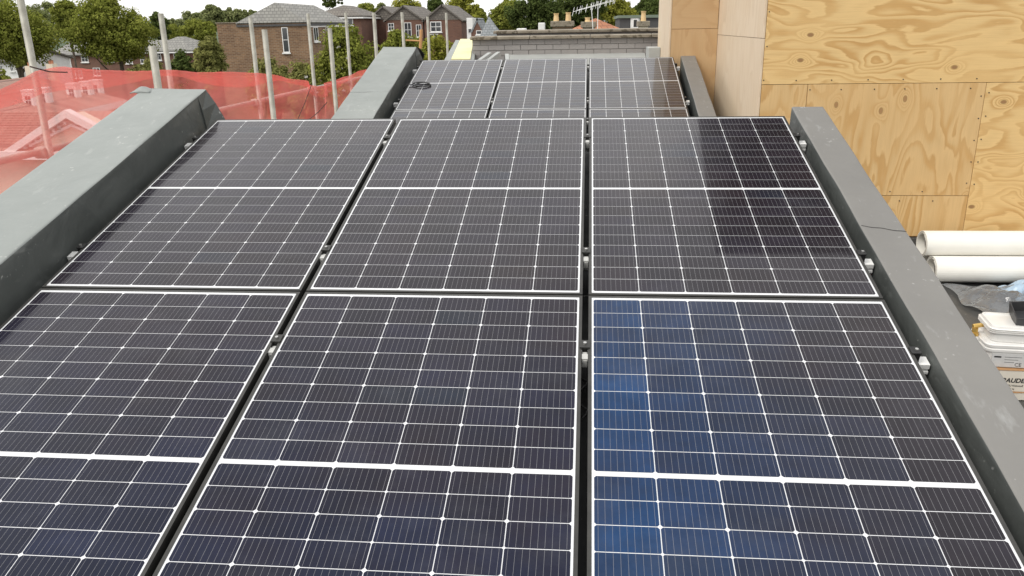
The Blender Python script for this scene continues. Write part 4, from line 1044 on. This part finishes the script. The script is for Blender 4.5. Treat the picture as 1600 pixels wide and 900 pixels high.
def leaf_cloud(rng, clumps, per, size, flat=.0):
    """clumps: (n,4) centre+radius. returns verts, quads of small folded leaves clustered in clumps"""
    n = len(clumps) * per; c = np.repeat(clumps, per, 0)
    d = rng.normal(size=(n, 3)); d /= np.linalg.norm(d, axis=1)[:, None]
    rr = rng.random(n) ** .45; pos = c[:, :3] + d * (rr * c[:, 3])[:, None] * np.array([1, 1, .8])
    nrm = d * .9 + rng.normal(size=(n, 3)) * .42 + np.array([0, 0, .35]); nrm /= np.linalg.norm(nrm, axis=1)[:, None]
    t = np.cross(nrm, rng.normal(size=(n, 3))); t /= np.linalg.norm(t, axis=1)[:, None]; b = np.cross(nrm, t)
    s = size * rng.uniform(.6, 1.35, n)[:, None]
    v = np.stack([pos - t * s, pos - b * s * .6 + nrm * s * .12, pos + t * s, pos + b * s * .6 + nrm * s * .12], 1).reshape(-1, 3)
    return v
def mesh_quads(name, v, mat):
    me = bpy.data.meshes.new(name); n = len(v)
    me.vertices.add(n); me.vertices.foreach_set('co', v.astype(np.float32).ravel())
    me.loops.add(n); me.loops.foreach_set('vertex_index', np.arange(n, dtype=np.int32))
    me.polygons.add(n // 4); me.polygons.foreach_set('loop_start', np.arange(0, n, 4, dtype=np.int32)); 
    me.update(calc_edges=True); me.materials.append(mat); return me
def tree(name, label, cat, px0, px1, yt, yb, D, mat, n_clumps=90, per=70, leaf=None, seed=0, depth=None, trunk=True, lobes=None, group=None, hollow=.35, wispy=0.0, blossom=0):
    rng = np.random.default_rng(seed); ran = random.Random(seed)
    a, b = P(px0, (yt + yb) / 2, D), P(px1, (yt + yb) / 2, D); t, u = P((px0 + px1) / 2, yt, D), P((px0 + px1) / 2, yb, D)
    cx, cy, cz = (a.x + b.x) / 2, a.y, (t.z + u.z) / 2; rx = (b.x - a.x) / 2; rz_ = (t.z - u.z) / 2; ry = depth or rx
    root = empty(name, (cx, cy, GZ), label=label, cat=cat, group=group)
    lb = lobes or [(0, 0, 0, 1, 1)]
    cl = []
    rc_ = .20 * min(rx, rz_) + .05 * max(rx, rz_)
    while len(cl) < n_clumps:
        lo = lb[ran.randrange(len(lb))]
        d = rng.normal(size=3); d /= np.linalg.norm(d); r_ = hollow + (1 - hollow) * rng.random() ** .6
        q = d * r_ * .82
        p = np.array([q[0] * rx * lo[3] + lo[0] * rx, q[1] * ry * lo[3] + lo[1] * ry, q[2] * rz_ * lo[4] + lo[2] * rz_ + cz - GZ])
        if p[2] < .15: p[2] = .15 + rng.random() * .3
        k_ = 1 + wispy * rng.normal() * .5
        cl.append((*p, max(.3, k_) * rc_ * rng.uniform(.6, 1.25)))
    cl = np.array(cl); leaf = leaf or .0013 * D + .02; per = int(per * 1.7)
    v = leaf_cloud(rng, cl, per, leaf)
    o = bpy.data.objects.new('crown', mesh_quads('crown', v, mat)); link(o, root)
    if blossom:
        sel = cl[rng.integers(0, len(cl), blossom)].copy(); dd = rng.normal(size=(blossom, 3)); dd /= np.linalg.norm(dd, axis=1)[:, None]; dd[:, 1] -= .6
        sel[:, :3] += dd * sel[:, 3:4] * .9; sel[:, 3] = leaf * 1.1
        link(bpy.data.objects.new('blossom', mesh_quads('blossom', leaf_cloud(rng, sel, 6, leaf * .75), L_WHITE)), root)
    if trunk:
        H = max(.5, cz - GZ); r_ = max(.06, .028 * (rx + rz_)); mb = MB()
        lean = ran.uniform(-.05, .05)
        mb.tube([(0, 0, -.1), (lean * H * .4, 0, H * .35), (lean * H, .02 * H, H * .7), (lean * H * 1.1, 0, H + rz_ * .3)], [r_ * 1.3, r_, r_ * .8, r_ * .3], 9)
        mb.build('trunk', M_BARK, root, smooth=True)
        mb = MB()
        for q in range(9):
            e = cl[ran.randrange(len(cl))]; h0 = H * ran.uniform(.55, 1.0); s0_ = Vector((lean * h0, 0, h0)); e = Vector(e[:3])
            m = s0_.lerp(e, .5) + Vector((0, 0, -.05 * (e - s0_).length))
            mb.tube([s0_, m, e], [r_ * .5, r_ * .3, r_ * .1], 6, cap=False)
        mb.build('limbs', M_BARK, root, smooth=True)
    return root
T = 'trees behind the netting'
L3 = [(0, 0, .05, .8, .85), (-.40, -.1, -.12, .52, .6), (.40, -.1, -.08, .52, .6), (0, -.3, .35, .55, .6), (.05, 0, -.42, .6, .45)]
tree('street_tree', 'large round headed tree left of centre, in front of the long house', 'tree', 103, 258, -16, 108, 62, L_MID, 190, 120, seed=1, lobes=L3, group=T)
tree('street_tree', 'large tree at the left edge behind the leftmost pole', 'tree', -64, 94, -14, 112, 58, L_MID, 190, 120, seed=2, lobes=L3, group=T)
tree('street_tree', 'smaller tree showing between the two large street trees', 'tree', 82, 130, -8, 66, 78, L_MID, 90, 90, seed=3, group=T)
tree('woodland_tree', 'distant tree behind the gap between the two street trees', 'tree', 26, 112, 0, 72, 120, L_FAR, 70, 70, seed=4, group=T)
tree('woodland_tree', 'dark distant tree right behind the round street tree', 'tree', 234, 268, 14, 70, 105, L_DARK, 60, 60, seed=5, group=T)
for i, (x0_, x1_, yt_, yb_, D_, mt, lab) in enumerate((
        (255, 302, 26, 66, 118, L_FAR, 'yellowish distant tree behind the small hipped house'),
        (272, 334, 14, 66, 150, L_FAR, 'dark distant tree left of the brick house roof'),
        (314, 352, 3, 54, 130, L_FAR, 'tall distant tree touching the sky left of the brick house'),
        (334, 388, 10, 52, 160, L_FAR, 'distant tree above the left end of the brick house wall'),
        (258, 352, 26, 84, 110, L_MID, 'broad green tree between the hipped house and the brick house'),
        (372, 410, 14, 40, 170, L_FAR, 'distant tree top left of the brick house ridge'))):
    tree('woodland_tree', lab, 'tree', x0_, x1_, yt_, yb_, D_, mt, 85, 70, seed=10 + i, group=T, wispy=.3)
tree('pine_tree', 'dark pine top rising above the brick house roof', 'tree', 498, 540, -6, 12, 130, L_DARK, 30, 50, seed=20, group='trees behind the houses', wispy=.6)
for i, (x0_, x1_, yt_, yb_, D_, mt, lab) in enumerate((
        (540, 604, 2, 50, 125, L_MID, 'green tree behind the leftmost gable'),
        (582, 608, 2, 40, 135, L_FAR, 'distant tree peeping up behind the leftmost gable'),
        (600, 674, -6, 54, 118, L_YEL, 'yellow green tree between the middle and right gables'),
        (664, 700, -8, 44, 140, L_DARK, 'dark tree behind the peak of the right gable'),
        (686, 756, -16, 56, 110, L_YEL, 'tall yellow green tree right behind the right gable'),
        (738, 764, 10, 50, 125, L_MID, 'green tree directly behind the slate turret'),
        (758, 822, -10, 62, 96, L_MID, 'tree immediately right of the slate turret'),
        (782, 888, -30, 66, 84, L_DARK, 'large dark tree behind the two pot chimney'),
        (850, 962, -34, 64, 88, L_DARK, 'large dark tree behind the television aerials'),
        (932, 996, -16, 56, 92, L_YEL, 'bright yellow green tree right of the aerials'),
        (986, 1040, -6, 34, 150, L_DARK, 'dark distant tree above the building next to the plywood'),
        (1000, 1080, -14, 40, 120, L_DARK, 'dark tree partly hidden by the plywood edge'))):
    tree('woodland_tree', lab, 'tree', x0_, x1_, yt_, yb_, D_, mt, 130, 80, seed=30 + i, group='trees behind the houses', lobes=L3, wispy=.35)
S_ = 'shrubs between the scaffold and the houses'
tree('willow_shrub', 'feathery olive tree at the left edge of the brick house', 'tree', 302, 352, 46, 150, 48, L_OLIVE, 90, 90, seed=50, group=S_, wispy=.5)
tree('shrub', 'dark green shrub left of the feathery olive tree', 'shrub', 258, 312, 72, 150, 50, L_DARK, 70, 80, seed=51, group=S_)
tree('shrub', 'low bush under the round street tree', 'shrub', 200, 262, 88, 150, 60, L_OLIVE, 70, 80, seed=52, group=S_)
tree('shrub', 'olive bush below the slot window of the brick house', 'shrub', 384, 462, 78, 190, 34, L_OLIVE, 90, 90, seed=53, group=S_, wispy=.4)
tree('shrub', 'olive bush at the dip of the netting, right of the slot window', 'shrub', 446, 520, 88, 200, 32, L_OLIVE, 90, 90, seed=54, group=S_, wispy=.4)
tree('flowering_shrub', 'tall shrub with white blossom right of the brick house', 'shrub', 486, 604, 26, 190, 30, L_MID, 210, 90, seed=55, group=S_, blossom=110, lobes=L3, wispy=.3)
tree('flowering_shrub', 'small blossoming shrub at the left edge by the white house', 'shrub', -25, 14, 104, 150, 44, L_MID, 60, 60, seed=56, group=S_, blossom=50)
tree('shrub', 'yellow green tree behind the poles in front of the gabled houses', 'shrub', 586, 668, 40, 150, 34, L_MID, 120, 80, seed=57, group=S_, wispy=.4, hollow=.2)
tree('shrub', 'loose green bush in front of the right gabled house', 'shrub', 640, 724, 50, 140, 40, L_YEL, 80, 70, seed=58, group=S_, wispy=.5, hollow=.1)
